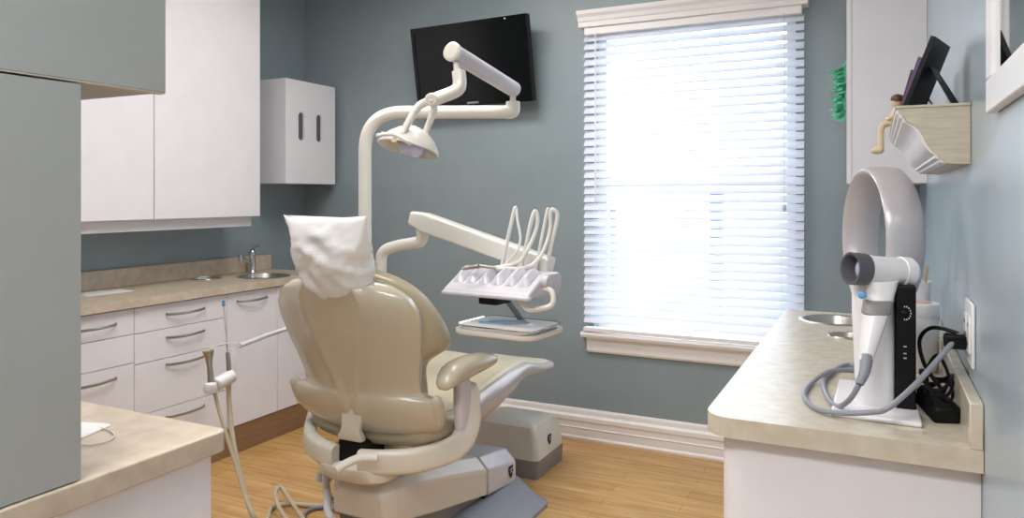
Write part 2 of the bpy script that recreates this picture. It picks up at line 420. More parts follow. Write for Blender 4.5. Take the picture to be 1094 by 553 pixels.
def hole_slab(x0, x1, y0, y1, z0, z1, holes):
    """slab with round through holes; holes are (cx,cy,r); split along y at hole bands"""
    bm = B(); hs = sorted(holes, key=lambda h: h[1]); y = y0
    for (cx, cy, r) in hs:
        m = r + .012; ya, yb = cy - m, cy + m
        if ya > y: box(bm, x0, x1, y, ya, z0, z1)
        angs = sorted([2 * PI * k / 48 + .011 for k in range(48)] + [math.atan2(qy - cy, qx - cx) % (2 * PI) for qx in (x0, x1) for qy in (ya, yb)])
        n = len(angs); inner = [(cx + r * math.cos(a), cy + r * math.sin(a)) for a in angs]
        outer = []
        for a in angs:
            c, s = math.cos(a), math.sin(a)
            tx = ((x1 - cx) / c if c > 1e-6 else (x0 - cx) / c if c < -1e-6 else 1e9); ty = (m / s if s > 1e-6 else -m / s if s < -1e-6 else 1e9)
            q = min(tx, ty); outer.append((cx + q * c, cy + q * s))
        for z in (z0, z1):
            vi = [bm.verts.new((a, b_, z)) for a, b_ in inner]; vo = [bm.verts.new((a, b_, z)) for a, b_ in outer]
            for k in range(n): bm.faces.new((vi[k], vi[(k + 1) % n], vo[(k + 1) % n], vo[k]))
            if z == z0: vi0, vo0 = vi, vo
        for k in range(n):
            bm.faces.new((vi0[k], vi0[(k + 1) % n], vi[(k + 1) % n], vi[k])); bm.faces.new((vo0[k], vo[k], vo[(k + 1) % n], vo0[(k + 1) % n]))
        y = yb
    box(bm, x0, x1, y, y1, z0, z1); return bm
sk = P(268, 290.5, z=.9); sr = 0.14
hp = P(229, 296, z=.9)
bm = hole_slab(XL + .002, XF + .025, 1.28, 3.59, .862, .90, [(-3.225, 3.245, sr), (hp.x + .01, hp.y - .07, .075)])
obj('slab', bm, 'stone', t, smooth=False)
obj('backsplash', box(B(), XL + .001, XL + .022, 1.28, 3.59, .90, .995), 'stone', t, bevel=.003, seg=1)
def sink(name, label, c, r, depth=.1, rim=.014, cat='sink'):
    tt = thing(name, label, cat, (c[0], c[1], .9 - depth))
    bm = B(); lathe(bm, [(r - .012, .002 + depth), (r - .004, .004 + depth), (r + rim - .004, .003 + depth), (r + rim, .0005 + depth), (r - .001, .0005 + depth), (r - .016, -.0 + depth - .03), (r - .04, .004), (.022, .002), (.020, .006), (r - .045, .010), (r - .022, depth - .03)], (c[0], c[1], .9 - depth), 40, close=True)
    obj('bowl', bm, 'steel', tt, ang=50)
    obj('drain', lathe(B(), [(.024, .004), (.022, .012), (.012, .010)], (c[0], c[1], .9 - depth), 20), 'chrome', tt)
    return tt
sink('round_sink', 'round stainless steel basin set in the long counter under the chrome tap', (-3.225, 3.245), sr, .13)
def ring_hole(label, c, r):
    tt = thing('waste_chute', label, 'waste chute', (c[0], c[1], .8))
    bm = lathe(B(), [(r - .002, .104), (r + .008, .1035), (r + .01, .1006), (r - .001, .1006), (r - .001, 0), (r - .004, 0), (r - .004, .1006)], (c[0], c[1], .8), 36, close=True)
    obj('steel_liner', bm, 'steel', tt); return tt
ring_hole('round steel-rimmed hole in the long counter left of the basin', (hp.x + .01, hp.y - .07), .075)
# tap
fx, fy = -3.43, 3.36
t = thing('sink_tap', 'chrome single-lever tap behind the round basin on the left counter', 'tap', (fx, fy, .9))
bm = lathe(B(), [(.024, 0), (.026, .004), (.022, .012), (.019, .02), (.019, .10), (.021, .105), (.021, .125), (.015, .135), (.004, .138)], (fx, fy, .9), 20); obj('tap_body', bm, 'chrome', t)
bm = tube(B(), spline([(fx, fy, .945), (fx + .05, fy - .10, .985), (fx + .08, fy - .17, 1.015)], 4), .0105, 12)
tube(bm, [(fx + .08, fy - .17, 1.024), (fx + .08, fy - .17, .985)], .013, 12); obj('spout', bm, 'chrome', t)
bm = tube(B(), [(fx, fy, 1.035), (fx - .01, fy + .02, 1.05), (fx - .02, fy + .07, 1.06)], [.009, .006], 10); obj('lever', bm, 'chrome', t)
# small stuff on counter
p = P(112, 312, z=.9)
o = obj('paper_sheet', prism(B(), [(-.07, -.10), (.07, -.13), (.09, .09), (-.05, .12)], 'z', .9, .9015, Matrix.Translation((p.x, p.y, 0))), 'paper', smooth=False)
tag(o, 'thin white sheet lying flat on the long counter by the wall', 'paper')

# ---------------------------------------------------------------- left wall units
XU = -3.15
t = None
for k, (y0, y1, lab) in enumerate([(1.70, 2.455, 'white wall cabinet partly behind the tall grey cabinet, above the left counter'), (2.455, 3.146, 'tall white wall cabinet above the round basin, right of its twin')]):
    t = thing('wall_cabinet', lab, 'wall cabinet', (XU - .15, (y0 + y1) / 2, 1.2), 'white wall cabinets over the long counter')
    obj('carcass', box(B(), XL + .002, XU - .022, y0 + .001, y1 - .001, 1.262, 2.66), 'lam', t, smooth=False)
    obj('door', box(B(), XU - .021, XU, y0 + .002, y1 - .002, 1.255, 2.66), 'lam', t, bevel=.0015, seg=1)
    obj('light_rail', box(B(), XU - .07, XU - .05, y0, y1 - (.02 if k else 0), 1.198, 1.262), 'lam', t, smooth=False)
# dispenser cabinet
XD = -3.215; y0, y1 = 3.40, 3.86
y0 = P(305, 100, x=XD).y; y1 = P(358, 100, x=XD).y
z0, z1 = 1.446, 2.085
t = thing('dispenser_cabinet', 'small white wall cabinet with two oval slots in the corner', 'wall cabinet', (XD - .15, (y0 + y1) / 2, z0))
obj('carcass', box(B(), XL + .002, XD - .018, y0 + .001, y1 - .001, z0, z1), 'lam', t, bevel=.001, seg=1)
slots = [(P(322, 135, x=XD).y, 1.645 + .12), (P(341, 137, x=XD).y, 1.645 + .12)]
# front panel with two capsule holes
bm = B(); ysplit = [y0, (slots[0][0] + slots[1][0]) / 2, y1]
sw, shh, szc = .026, .088, P(322, 135, x=XD).z
for k in range(2):
    ya, yb = ysplit[k], ysplit[k + 1]; yc = slots[k][0]; n = 40; inn, out = [], []
    for i in range(n):
        a = 2 * PI * i / n; c, s = math.cos(a), math.sin(a)
        inn.append((yc + sw * c, szc + sw * s + (shh - sw) * (1 if s > 0 else -1 if s < 0 else 0)))
        qy = (yb - yc) / c if c > 1e-6 else (ya - yc) / c if c < -1e-6 else 1e9
        qz = (z1 - szc) / s if s > 1e-6 else (z0 - szc) / s if s < -1e-6 else 1e9
        q = min(qy, qz); out.append((yc + q * c, szc + q * s))
    for (qx, qy) in ((ya, z0), (yb, z0), (ya, z1), (yb, z1)):
        i = min(range(n), key=lambda i: (out[i][0] - qx) ** 2 + (out[i][1] - qy) ** 2); out[i] = (qx, qy)
    L0 = []
    for x in (XD - .017, XD):
        vi = [bm.verts.new((x, a, b_)) for a, b_ in inn]; vo = [bm.verts.new((x, a, b_)) for a, b_ in out]
        for i in range(n): bm.faces.new((vi[i], vi[(i + 1) % n], vo[(i + 1) % n], vo[i]))
        L0.append((vi, vo))
    for i in range(n):
        j = (i + 1) % n
        bm.faces.new((L0[0][0][i], L0[0][0][j], L0[1][0][j], L0[1][0][i])); bm.faces.new((L0[0][1][i], L0[0][1][j], L0[1][1][j], L0[1][1][i]))
obj('front_panel', bm, 'lam', t, smooth=False)
for k in range(2):
    bm = B(); pts = []; yc = slots[k][0]
    for i in range(24):
        a = 2 * PI * i / 24 + PI / 24; s = math.sin(a); pts.append((yc + (sw + .004) * math.cos(a), szc + (sw + .004) * s + (shh - sw) * (1 if s > 0 else -1)))
    obj('slot_backing', prism(bm, pts, 'x', XD - .0178, XD - .012), 'darkg', t, smooth=False)

# ---------------------------------------------------------------- near-left tall unit + peninsula
XG = -1.178
t = thing('tall_cabinet', 'grey tall cabinet standing on the near left counter', 'cabinet', (-1.5, .4, .9))
obj('carcass', box(B(), -1.80, XG - .021, -.4, .775, .902, 1.552), 'lamg', t, smooth=False)
obj('door', box(B(), XG - .020, XG, -.4, .781, .902, 1.554), 'lamg', t, bevel=.001, seg=1)
t = thing('overhead_cabinet', 'grey overhead cabinet hanging over the near left counter, above the tall one', 'cabinet', (-1.5, .4, 1.558))
obj('carcass', box(B(), -1.80, XG - .021, -.4, .94, 1.560, 2.66), 'lamg', t, smooth=False)
obj('door', box(B(), XG - .020, XG, -.4, .943, 1.560, 2.66), 'lamg', t, bevel=.001, seg=1)
obj('bottom_edging', box(B(), XG - .0195, XG - .0005, -.4, .942, 1.5575, 1.5598), 'edge', t, smooth=False)
def rcorner(x0, x1, y0, y1, rad, corners):
    """xy polygon, corners: set of 'x1y1' etc rounded"""
    pts = []
    for nm, cx, cy, a in (('x1y1', x1, y1, 0), ('x0y1', x0, y1, 90), ('x0y0', x0, y0, 180), ('x1y0', x1, y0, 270)):
        if nm in corners:
            qx = cx - rad if 'x1' in nm else cx + rad; qy = cy - rad if 'y1' in nm else cy + rad
            for k in range(9): th = math.radians(a + 90 * k / 8); pts.append((qx + rad * math.cos(th), qy + rad * math.sin(th)))
        else: pts.append((cx, cy))
    return pts
bm = prism(B(), rcorner(-1.85, -1.172, -.5, 1.085, .02, {'x1y1'}), 'z', .858, .90)
o = obj('near_worktop', bm, 'stone', bevel=.003, seg=2); tag(o, 'beige speckled worktop in the lower left foreground under the grey cabinet', 'countertop')
t = thing('base_cabinet', 'pale grey base cabinet under the near left worktop', 'cabinet', (-1.5, .3, 0))
obj('carcass', box(B(), -1.83, -1.215, -.5, 1.05, 0, .857), 'lam', t, smooth=False)
obj('side_panel', box(B(), -1.214, -1.195, -.5, 1.062, 0, .857), 'lam', t, bevel=.001, seg=1)
# face mask on it
p = P(92, 462, z=.9)
t = thing('face_mask', 'folded white face mask with an ear loop on the near left worktop', 'face mask', (p.x, p.y, .9))
R = Matrix.Translation((p.x - .055, p.y - .01, .9)) @ Matrix.Rotation(.3, 4, 'Z')
bm = B(); rr = []
for i in range(5):
    z = [0.001, .003, .005, .006, .007][i]; s = [1, .98, .9, .7, .4][i]
    rr.append([R @ Vector((a * s, b_ * s, z)) for a, b_ in rrect(.075, .045, .01)])
obj('mask_body', loft(bm, rr), 'paper', t)
lp = [P(88, 457, z=.905), P(104, 456, z=.904), P(118, 460, z=.903), P(122, 466, z=.903), P(112, 472, z=.903), P(98, 475, z=.903), P(86, 474, z=.904)]
obj('ear_loop', tube(B(), spline(lp, 6), .0016, 6), 'hosew', t)

# ---------------------------------------------------------------- right counter
XW = -.335
t = thing('right_worktop', 'cream speckled worktop along the right wall with rounded front corner', 'countertop', (-.08, 2.4, .86))
s1 = P(886, 341.5, z=.9); s2 = (-.085, 2.62)
bm = B(); prism(bm, rcorner(XW, XR - .001, 1.605, 2.3, .06, {'x0y0'}), 'z', .858, .90)
h2 = P(903, 358.5, z=.9)
h1 = (s1.x + .02, s1.y)
b2 = hole_slab(XW, XR - .001, 2.30, 3.25, .858, .90, [(h2.x + .01, h2.y, .055), (h1[0], h1[1], .115)])
me_ = bpy.data.meshes.new('tmp'); b2.to_mesh(me_); bm.from_mesh(me_); b2.free()
obj('slab', bm, 'stoneR', t, smooth=False)
obj('backsplash', box(B(), XR - .023, XR - .001, 1.605, 3.25, .90, .986), 'stoneR', t, bevel=.002, seg=1)
t = thing('base_cabinet', 'white curved-corner base cabinet under the right worktop', 'cabinet', (-.05, 2.4, 0))
bm = prism(B(), rcorner(-.305, XR - .001, 1.64, 3.22, .05, {'x0y0'}), 'z', 0, .857); obj('carcass', bm, 'lam', t)
sink('round_sink', 'round stainless steel basin sunk in the right counter beyond the fan', h1, .115, .12)
ring_hole('small steel-rimmed round hole in the right counter before its basin', (h2.x + .01, h2.y), .055)
t = thing('sink_tap', 'small chrome tap behind the fan on the right counter', 'tap', (.07, 3.08, .9))
bm = tube(B(), bendpath([(.07, 3.08, .9), (.07, 3.08, 1.07), (-.045, 3.05, 1.07), (-.045, 3.05, 1.03)], .04), .011, 12); obj('spout', bm, 'chrome', t)
obj('lever', tube(B(), [(.07, 3.08, 1.075), (.08, 3.14, 1.11)], .007, 8), 'chrome', t)
# right upper cabinet
y = 3.32; xa = P(904.5, 150, y=y).x
t = thing('wall_cabinet', 'white wall cabinet at the far end of the right wall, side panel facing the camera', 'wall cabinet', (.03, 3.6, 1.42))
obj('carcass', box(B(), xa + .02, XR - .001, y, YB - .03, 1.42, 2.66), 'lam', t, smooth=False)
obj('door', box(B(), xa, xa + .019, y, YB - .03, 1.42, 2.66), 'lam', t, bevel=.001, seg=1)
# green leafy garland
gp = P(898, 100, x=xa - .03)
t = thing('leafy_garland', 'mint green artificial leaf cluster hanging on the far side of the right wall cabinet', 'artificial plant', (gp.x, gp.y, 1.70))
obj('stem', tube(B(), spline([(xa - .001, gp.y, 1.96), (xa - .03, gp.y, 1.9), (xa - .035, gp.y, 1.8), (xa - .03, gp.y, 1.70)], 4), .003, 6), 'green', t)
bm = B(); rnd = random.Random(3)
for k in range(110):
    z = 1.93 - .22 * (k / 110); c = Vector((xa - .018, gp.y, z)); a = rnd.uniform(PI * .5, PI * 1.5); L_ = rnd.uniform(.04, .068)
    d = Vector((math.cos(a), math.sin(a) * 1.2, rnd.uniform(-.9, .1))).normalized(); s = d.cross(Vector((rnd.uniform(-.4, .4), rnd.uniform(-.4, .4), 1))).normalized() * rnd.uniform(.011, .017); nrm = d.cross(s).normalized() * .004
    q = [c, c + d * L_ * .3 + s + nrm, c + d * L_ * .7 + s * .9 + nrm, c + d * L_, c + d * L_ * .7 - s * .9 + nrm, c + d * L_ * .3 - s + nrm, c + d * L_ * .5]
    v = [bm.verts.new(x) for x in q]
    for i in range(6): bm.faces.new((v[i], v[(i + 1) % 6], v[6]))
obj('leaves', bm, 'green', t)

# ---------------------------------------------------------------- mirror on the right wall
t = thing('framed_mirror', 'white-framed mirror on the right wall, top right corner', 'mirror', (XR - .02, 1.2, 1.51))
ym0, ym1, zm0, zm1 = .80, 1.445, 1.505, 2.35
bm = B(); fw = .055
for a in ((ym0, ym1, zm0, zm0 + fw), (ym0, ym1, zm1 - fw, zm1), (ym0, ym0 + fw, zm0 + fw, zm1 - fw), (ym1 - fw, ym1, zm0 + fw, zm1 - fw)): box(bm, XR - .016, XR - .001, *a)
obj('frame', bm, 'white', t, bevel=.003)
obj('mirror_glass', box(B(), XR - .009, XR - .005, ym0 + fw, ym1 - fw, zm0 + fw, zm1 - fw), 'mirror', t, smooth=False)

# ---------------------------------------------------------------- outlet and plugs
t = thing('wall_outlet', 'white wall outlet plate above the right backsplash', 'outlet', (XR, 1.80, 1.02))
obj('plate', box(B(), XR - .007, XR - .0005, 1.735, 1.862, 1.022, 1.152), 'white', t, bevel=.003)
for yy in (1.768, 1.829):
    f = obj('socket_insert', box(B(), XR - .011, XR - .0065, yy - .018, yy + .018, 1.050, 1.124), 'white', t, bevel=.002)
    for z in (1.068, 1.106):
        for d in (-.006, .006): obj('socket_slot', box(B(), XR - .0115, XR - .0105, yy + d - .0012, yy + d + .0012, z - .004, z + .005), 'black', f, smooth=False)

# ---------------------------------------------------------------- scope charging station
t = thing('scope_charging_station', 'white scanner station with black side panel on a flat foot, right counter', 'dental device', (0, 1.86, .9))
bm = prism(B(), [(-.088, 1.715), (.083, 1.705), (.083, 1.80), (.072, 2.03), (-.085, 2.03)], 'z', .9, .911); obj('foot', bm, 'white', t, bevel=.004)
rings = []
for z, x0, x1, ya in ((.911, -.040, .036, 1.80), (1.0, -.045, .036, 1.80), (1.12, -.05, .036, 1.81), (1.175, -.05, .036, 1.82), (1.185, -.046, .034, 1.83)):
    cx, cy = (x0 + x1) / 2, (ya + 1.945) / 2
    rings.append([(cx + a, cy + b_, z) for a, b_ in rrect((x1 - x0) / 2, (1.945 - ya) / 2, .018)])
obj('column', loft(B(), rings), 'white', t)
obj('control_panel', box(B(), .037, .076, 1.80, 1.945, .912, 1.175), 'black', t, bevel=.003)
bm = B()
for k in range(9):
    a = math.radians(-100 + 200 * k / 8); c, s = math.cos(a), math.sin(a)
    box(bm, .056 + .010 * c - .001, .056 + .010 * c + .001, 1.7985, 1.7996, 1.118 + .014 * s - .0016, 1.118 + .014 * s + .0016)
obj('dial_marks', bm, 'text', t, smooth=False)
obj('dial', lathe(B(), [(.007, 0), (.007, .006), (.004, .008)], (.053, 1.7995, 1.118), 16, axis=(0, -1, 0)), 'black', t)
bm = B()
for z in (1.02, 1.03, 1.045): box(bm, .052, .058, 1.7985, 1.7996, z, z + .0022)
obj('indicator_marks', bm, 'text', t, smooth=False)
# handpiece (rests in the station's cradle)
t = thing('scope_handpiece', 'white pistol-shaped scope with grey nozzle leaning on the scanner station', 'dental device', tuple(C(938, 380, 1.60)))
back = C(974, 291, 1.645); ax = (C(908, 286.5, 1.62) - back); ax.normalize()
Lh = (C(924, 287.5, 1.626) - back).length
bm = lathe(B(), [(.012, -.004), (.026, -.002), (.030, .006), (.031, .03), (.031, Lh - .02), (.034, Lh)], back, 32, axis=ax); obj('barrel', bm, 'white', t, ang=50)
nz = back + ax * Lh; Ln = .036
bm = lathe(B(), [(.0345, 0), (.0355, .01), (.036, Ln), (.031, Ln), (.029, Ln - .004), (.027, .008), (.0, .007)], nz, 36, axis=ax); obj('nozzle', bm, 'darkg', t, ang=50)
obj('lens', lathe(B(), [(.018, .004), (.02, .010), (.014, .014), (.004, .0155)], nz, 24, axis=ax), 'lens', t)
bm = lathe(B(), [(.030, -.012), (.0335, -.010), (.0335, .012), (.030, .014)], back + ax * .018, 28, axis=ax); obj('battery_cap', bm, 'white', t)
# grip
g0, g1 = C(943, 300, 1.62), C(925, 383, 1.56)
rings = []
for i, (f, a, c_) in enumerate([(0, .031, .026), (.25, .027, .026), (.55, .022, .024), (.85, .0165, .018), (1, .014, .014)]):
    q = g0.lerp(g1, f); lat = Vector((cs, sn, 0)); dep = Vector((-sn, cs, 0))
    rings.append([q + lat * x + dep * y for x, y in superell(a, c_, 2.6, 20)])
obj('grip', loft(B(), rings), 'white', t)
f = .33; q = g0.lerp(g1, f); obj('grip_band', loft(B(), [[g0.lerp(g1, ff) + Vector((cs, sn, 0)) * x + Vector((-sn, cs, 0)) * y for x, y in superell(a, a - .001, 2.6, 20)] for ff, a in ((.24, .0265), (.26, .029), (.42, .0275), (.44, .024))]), 'greyp', t)
bp = C(921, 315, 1.59); obj('trigger_button', lathe(B(), [(.008, -.006), (.008, .003), (.004, .006)], bp, 16, axis=(-sn * -1 * -1, -cs, 0)), 'blue', t)
pts = [C(926, 380, 1.56), C(924, 396, 1.545), C(918, 410, 1.54)]
obj('strain_relief', tube(B(), spline(pts, 4), [.0135, .0085], 12), 'hoseg', t)
def onc(px, py, lift=.008): return P(px, py, z=.9 + lift)
cord = [C(918, 410, 1.54), C(908, 426, 1.56), onc(895, 434, .012), onc(884, 424), onc(880, 407), onc(893, 394), onc(911, 390), Vector((.02, 2.055, .908)), Vector((-.02, 2.12, .912)), Vector((-.10, 2.05, .925)), onc(868, 408), onc(859, 422), onc(872, 436), onc(900, 441, .02), onc(930, 440, .03)]
cord += [Vector((.02, 1.66, .945)), Vector((.065, 1.69, .985)), Vector((.11, 1.745, 1.03)), Vector((.15, 1.79, 1.075)), Vector((.163, 1.81, 1.085))]
obj('cable', tube(B(), spline(cord, 8), .0058, 10), 'hoseg', t)
# black plugs and power brick
o = obj('power_plug', box(B(), XR - .052, XR - .0115, 1.775, 1.805, 1.052, 1.082), 'black', bevel=.005, seg=2); tag(o, 'black plug pushed into the wall outlet', 'plug')
t = thing('power_adapter', 'black power adapter with bundled cord in the corner behind the scanner station', 'power adapter', (.125, 1.80, .9))
mx = Matrix.Translation((.117, 1.81, .925)) @ Matrix.Rotation(.35, 4, 'Z') @ Matrix.Rotation(.2, 4, 'X')
obj('brick', box(B(), -.026, .026, -.05, .05, -.02, .018, mx), 'black', t, bevel=.006, seg=2)
bm = B(); rnd = random.Random(5)
for k in range(3):
    pts = []
    for i in range(15):
        a = 2 * PI * i / 12 + k; pts.append(Vector((.115 + .030 * math.cos(a) , 1.82 + (.05 + .005 * k) * math.sin(a), .955 + .012 * k + .012 * math.sin(2 * a + k))))
    tube(bm, spline(pts, 4), .0035, 8)
tube(bm, spline([(.125, 1.80, .96), (.095, 1.84, 1.0), (.085, 1.86, 1.05), (.105, 1.83, 1.085), (.145, 1.80, 1.085), (.165, 1.792, 1.072)], 8), .0042, 8)
tube(bm, spline([(.100, 1.77, .935), (.10, 1.86, .985), (.12, 1.87, 1.02), (.14, 1.86, .98), (.13, 1.83, .95)], 8), .0035, 8)
obj('bundled_cord', bm, 'black', t)

# ---------------------------------------------------------------- bladeless fan
ax = Vector((-.943, -.334, 0)).normalized(); fc = Vector((.012, 2.085, 1.262))
t = thing('bladeless_fan', 'silver bladeless ring fan behind the scanner station', 'fan', (fc.x, fc.y, .9))
bm = B(); seg = 64; u = Vector((-ax.y, ax.x, 0)); rings = []
prof = [(.168, .045), (.172, .047), (.176, .044), (.180, .03), (.182, 0), (.178, -.03), (.166, -.042), (.158, -.043), (.152, -.038), (.148, 0), (.158, .036)]
for k in range(seg):
    a = 2 * PI * k / seg; c, s = math.cos(a), math.sin(a)
    rings.append([fc + ax * h + (u * (r - .012) * c * .97 + Vector((0, 0, 1)) * r * s) for r, h in prof])
R = [[bm.verts.new(p) for p in r] for r in rings]; m_ = len(prof)
for i in range(seg):
    for k in range(m_): bm.faces.new((R[i][k], R[i][(k + 1) % m_], R[(i + 1) % seg][(k + 1) % m_], R[(i + 1) % seg][k]))
obj('ring', bm, 'fan', t, ang=60)
bm = lathe(B(), [(.062, 0), (.064, .01), (.060, .12), (.050, .15), (.045, .19)], (fc.x, fc.y, .9), 32); obj('fan_base', bm, 'fan', t)

# jar, cup
t = thing('wipes_jar', 'white lidded jar standing behind the scanner station by the right wall', 'jar', (.108, 2.28, .9))
obj('jar_body', lathe(B(), [(.040, 0), (.043, .004), (.043, .145), (.041, .150)], (.108, 2.28, .9), 28), 'white', t, ang=40)
obj('lid', lathe(B(), [(.045, .148), (.046, .152), (.046, .176), (.043, .182), (.01, .183)], (.108, 2.28, .9), 28), 'white', t, ang=40)
obj('pink_label', lathe(B(), [(.025, .1832), (.025, .1842), (.001, .1842)], (.108, 2.28, .9), 20), 'pink', t)
t = thing('paper_cup', 'white paper cup behind the white lidded jar', 'cup', (.105, 2.52, .9))
obj('cup_body', lathe(B(), [(.026, 0), (.042, .21), (.0435, .21), (.044, .215), (.041, .215), (.025, .004)], (.105, 2.52, .9), 28), 'lam', t, ang=40)
for k in range(6):
    a = k * 1.05; x, y = .098 + .014 * math.cos(a), 2.52 + .014 * math.sin(a)
    mx = Matrix.Translation((x, y, .91)) @ Matrix.Rotation(.10 * math.cos(a), 4, 'Y') @ Matrix.Rotation(.12 * math.sin(a), 4, 'X')
    o = obj('wooden_stick', box(B(), -.004, .004, -.001, .001, 0, .255 + .008 * (k % 3), mx), 'stick', smooth=False)
    tag(o, 'thin wooden stick standing in the paper cup', 'stick', 'wooden sticks in the paper cup')

# ---------------------------------------------------------------- shelf on the right wall
t = thing('wall_shelf', 'pale wood corbel shelf with moulded white front on the right wall', 'shelf', (.11, 2.25, 1.44))
prof = [(.040, 1.560), (.040, 1.550), (.046, 1.547), (.046, 1.541), (.053, 1.538), (.053, 1.531), (.062, 1.527), (.070, 1.521), (.078, 1.512), (.084, 1.501), (.089, 1.489), (.095, 1.477), (.103, 1.466), (.114, 1.457), (.114, 1.451), (.124, 1.448), (.124, 1.442), (.134, 1.439), (XR - .001, 1.437), (XR - .001, 1.560)]
obj('bracket_body', prism(B(), [(x + .004, z) if x < .17 else (x, z) for x, z in prof], 'y', 1.82, 2.72), 'tan', t, smooth=False)
fr = prof[:18]
poly = [(x - .002, z) for x, z in fr] + [(x + .0035, z + .001) for x, z in fr][::-1]
obj('front_moulding', prism(B(), poly, 'y', 1.825, 2.725), 'white', t, ang=32)
obj('shelf_board', box(B(), .036, XR - .001, 1.818, 2.725, 1.5605, 1.566), 'tan', t, smooth=False)
ZS = 1.566
def pframe(name, label, A, w, h, yaw, lean, mf, group, easel=True, fwid=.012):
    """A: bottom near corner; width runs along +y turned by yaw, top leans to +x"""
    wd = Vector((math.sin(yaw), math.cos(yaw), 0)); side = Vector((math.cos(yaw), -math.sin(yaw), 0))
    up = (Vector((0, 0, math.cos(lean))) + side * math.sin(lean)).normalized()
    mx = Matrix((wd, up.cross(wd) * -1, up)).transposed().to_4x4(); mx.translation = Vector(A)
    # local: x width, z up, y = thickness (outward to -x side is +?)
    nrm = wd.cross(up)
    mx = Matrix((wd, nrm, up)).transposed().to_4x4(); mx.translation = Vector(A)
    tt = thing(name, label, 'picture frame', tuple(A), group)
    bm = B()
    for a in ((0, w, 0, fwid), (0, w, h - fwid, h), (0, fwid, fwid, h - fwid), (w - fwid, w, fwid, h - fwid)): box(bm, a[0], a[1], -.005, .005, a[2], a[3], mx)
    obj('frame_border', bm, mf, tt, smooth=False)
    s = 1 if nrm.dot(Vector((-1, 0, 0))) > 0 else -1
    obj('photo_print', box(B(), fwid, w - fwid, .001 * s, .002 * s, fwid, h - fwid, mx), 'photo', tt, smooth=False)
    obj('backing_board', box(B(), .003, w - .003, -.0052 * s, -.0005 * s, .003, h - .003, mx), 'black', tt, smooth=False)
    if easel:
        top = Vector(A) + wd * w * .5 + up * h * .62 - nrm * s * .005; foot = Vector(A) + wd * w * .5 + side * .085; foot.z = ZS + .001
        a1 = wd * .034; a2 = wd * .055; th = Vector((0, .003, .002))
        bm = B(); q = [top - a1, top + a1, foot + a2, foot - a2]
        vs = [bm.verts.new(x) for x in q] + [bm.verts.new(x + side * .003) for x in q]
        for f in ((0, 1, 2, 3), (7, 6, 5, 4), (0, 4, 5, 1), (1, 5, 6, 2), (2, 6, 7, 3), (3, 7, 4, 0)): bm.faces.new([vs[i] for i in f])
        obj('easel_leg', bm, 'black', tt, smooth=False)
    return tt
pframe('picture_frame', 'black easel-backed picture frame nearest the camera on the wall shelf', (.056, 1.845, ZS), .15, .158, .26, .36, 'black', 'picture frames on the wall shelf')
pframe('picture_frame', 'purple-edged picture frame just behind the black one on the shelf', (.052, 2.07, ZS), .13, .15, .10, .30, 'purple', 'picture frames on the wall shelf')
pframe('picture_frame', 'dark brown picture frame farthest along the wall shelf', (.050, 2.28, ZS), .13, .15, .05, .26, 'wood', 'picture frames on the wall shelf')
# little seated figurine at the far shelf edge
fx, fy = .042, 2.42
t = thing('figurine', 'small pale ceramic figurine sitting on the shelf edge with legs dangling', 'figurine', (fx, fy, 1.5))
bm = lathe(B(), [(.016, ZS), (.022, ZS + .012), (.019, ZS + .035), (.013, ZS + .055), (.006, ZS + .062)], (fx + .012, fy, 0), 16); obj('torso', bm, 'skinw', t)
bm = lathe(B(), [(.004, -.016), (.012, -.012), (.0165, 0), (.013, .012), (.004, .017)], (fx + .010, fy, ZS + .077), 16); obj('head', bm, 'skinw', t)
bm = lathe(B(), [(.017, -.002), (.0185, .006), (.015, .016), (.004, .021)], (fx + .012, fy, ZS + .078), 14); obj('hair', bm, 'wood', t)
for d in (-.012, .012):
    bm = tube(B(), spline([(fx + .012, fy + d, ZS + .012), (fx - .018, fy + d, ZS + .014), (fx - .030, fy + d, ZS - .006), (fx - .030, fy + d, ZS - .055)], 5), .0085, 10)
    lathe(bm, [(.004, -.014), (.010, -.008), (.011, .006), (.005, .020)], (fx - .036, fy + d, ZS - .062), 10, axis=(-1, 0, -.15)); obj('leg', bm, 'skinw', t)
    obj('arm', tube(B(), spline([(fx + .012, fy + d * 1.5, ZS + .05), (fx - .004, fy + d * 1.9, ZS + .03), (fx - .018, fy + d, ZS + .026)], 5), .005, 8), 'skinw', t)

# ---------------------------------------------------------------- television
t = thing('television', 'black flat television on the back wall, tilted downward', 'television', (-2.1, YB - .1, 1.88))
yaw_tv = 0
mx = Matrix.Translation((-2.128, 3.78, 2.142)) @ Matrix.Rotation(math.radians(9), 4, 'X') @ Matrix.Rotation(math.radians(-1.0), 4, 'Y')
w, h = .385, .243
obj('housing', box(B(), -w, w, -.02, .03, -h, h, mx), 'black', t, bevel=.006, seg=2)
bm = B()
for a in ((-w + .001, w - .001, h - .026, h - .001), (-w + .001, w - .001, -h + .001, -h + .038), (-w + .001, -w + .024, -h + .038, h - .026), (w - .024, w - .001, -h + .038, h - .026)): box(bm, a[0], a[1], -.026, -.019, a[2], a[3], mx)
obj('bezel', bm, 'screen', t, smooth=False)
obj('screen', box(B(), -w + .024, w - .024, -.022, -.0195, -h + .038, h - .026, mx), 'screen', t, smooth=False)
text('SAMSUNG', .017, mx @ Matrix.Translation((0.0, -.0265, -h + .018)) @ Matrix.Rotation(PI / 2, 4, 'X'), 'text', t, 'brand_lettering')
obj('bezel_glint', box(B(), .25, .256, -.0268, -.0255, h - .016, h - .012, mx), emit_mat('bezel_glint_glow', (190, 220, 255), 3), t, smooth=False)  # glowing spot standing in for a specular reflection on the bezel
obj('wall_bracket', box(B(), -2.2, -2.0, 3.80, YB - .001, 2.05, 2.2), 'black', t, smooth=False)

# ---------------------------------------------------------------- dental chair
XC = -1.62
CH_ = thing('dental_chair', 'taupe dental chair seen from behind, reclined toward the window', 'dental chair', (XC, 2.5, 0))
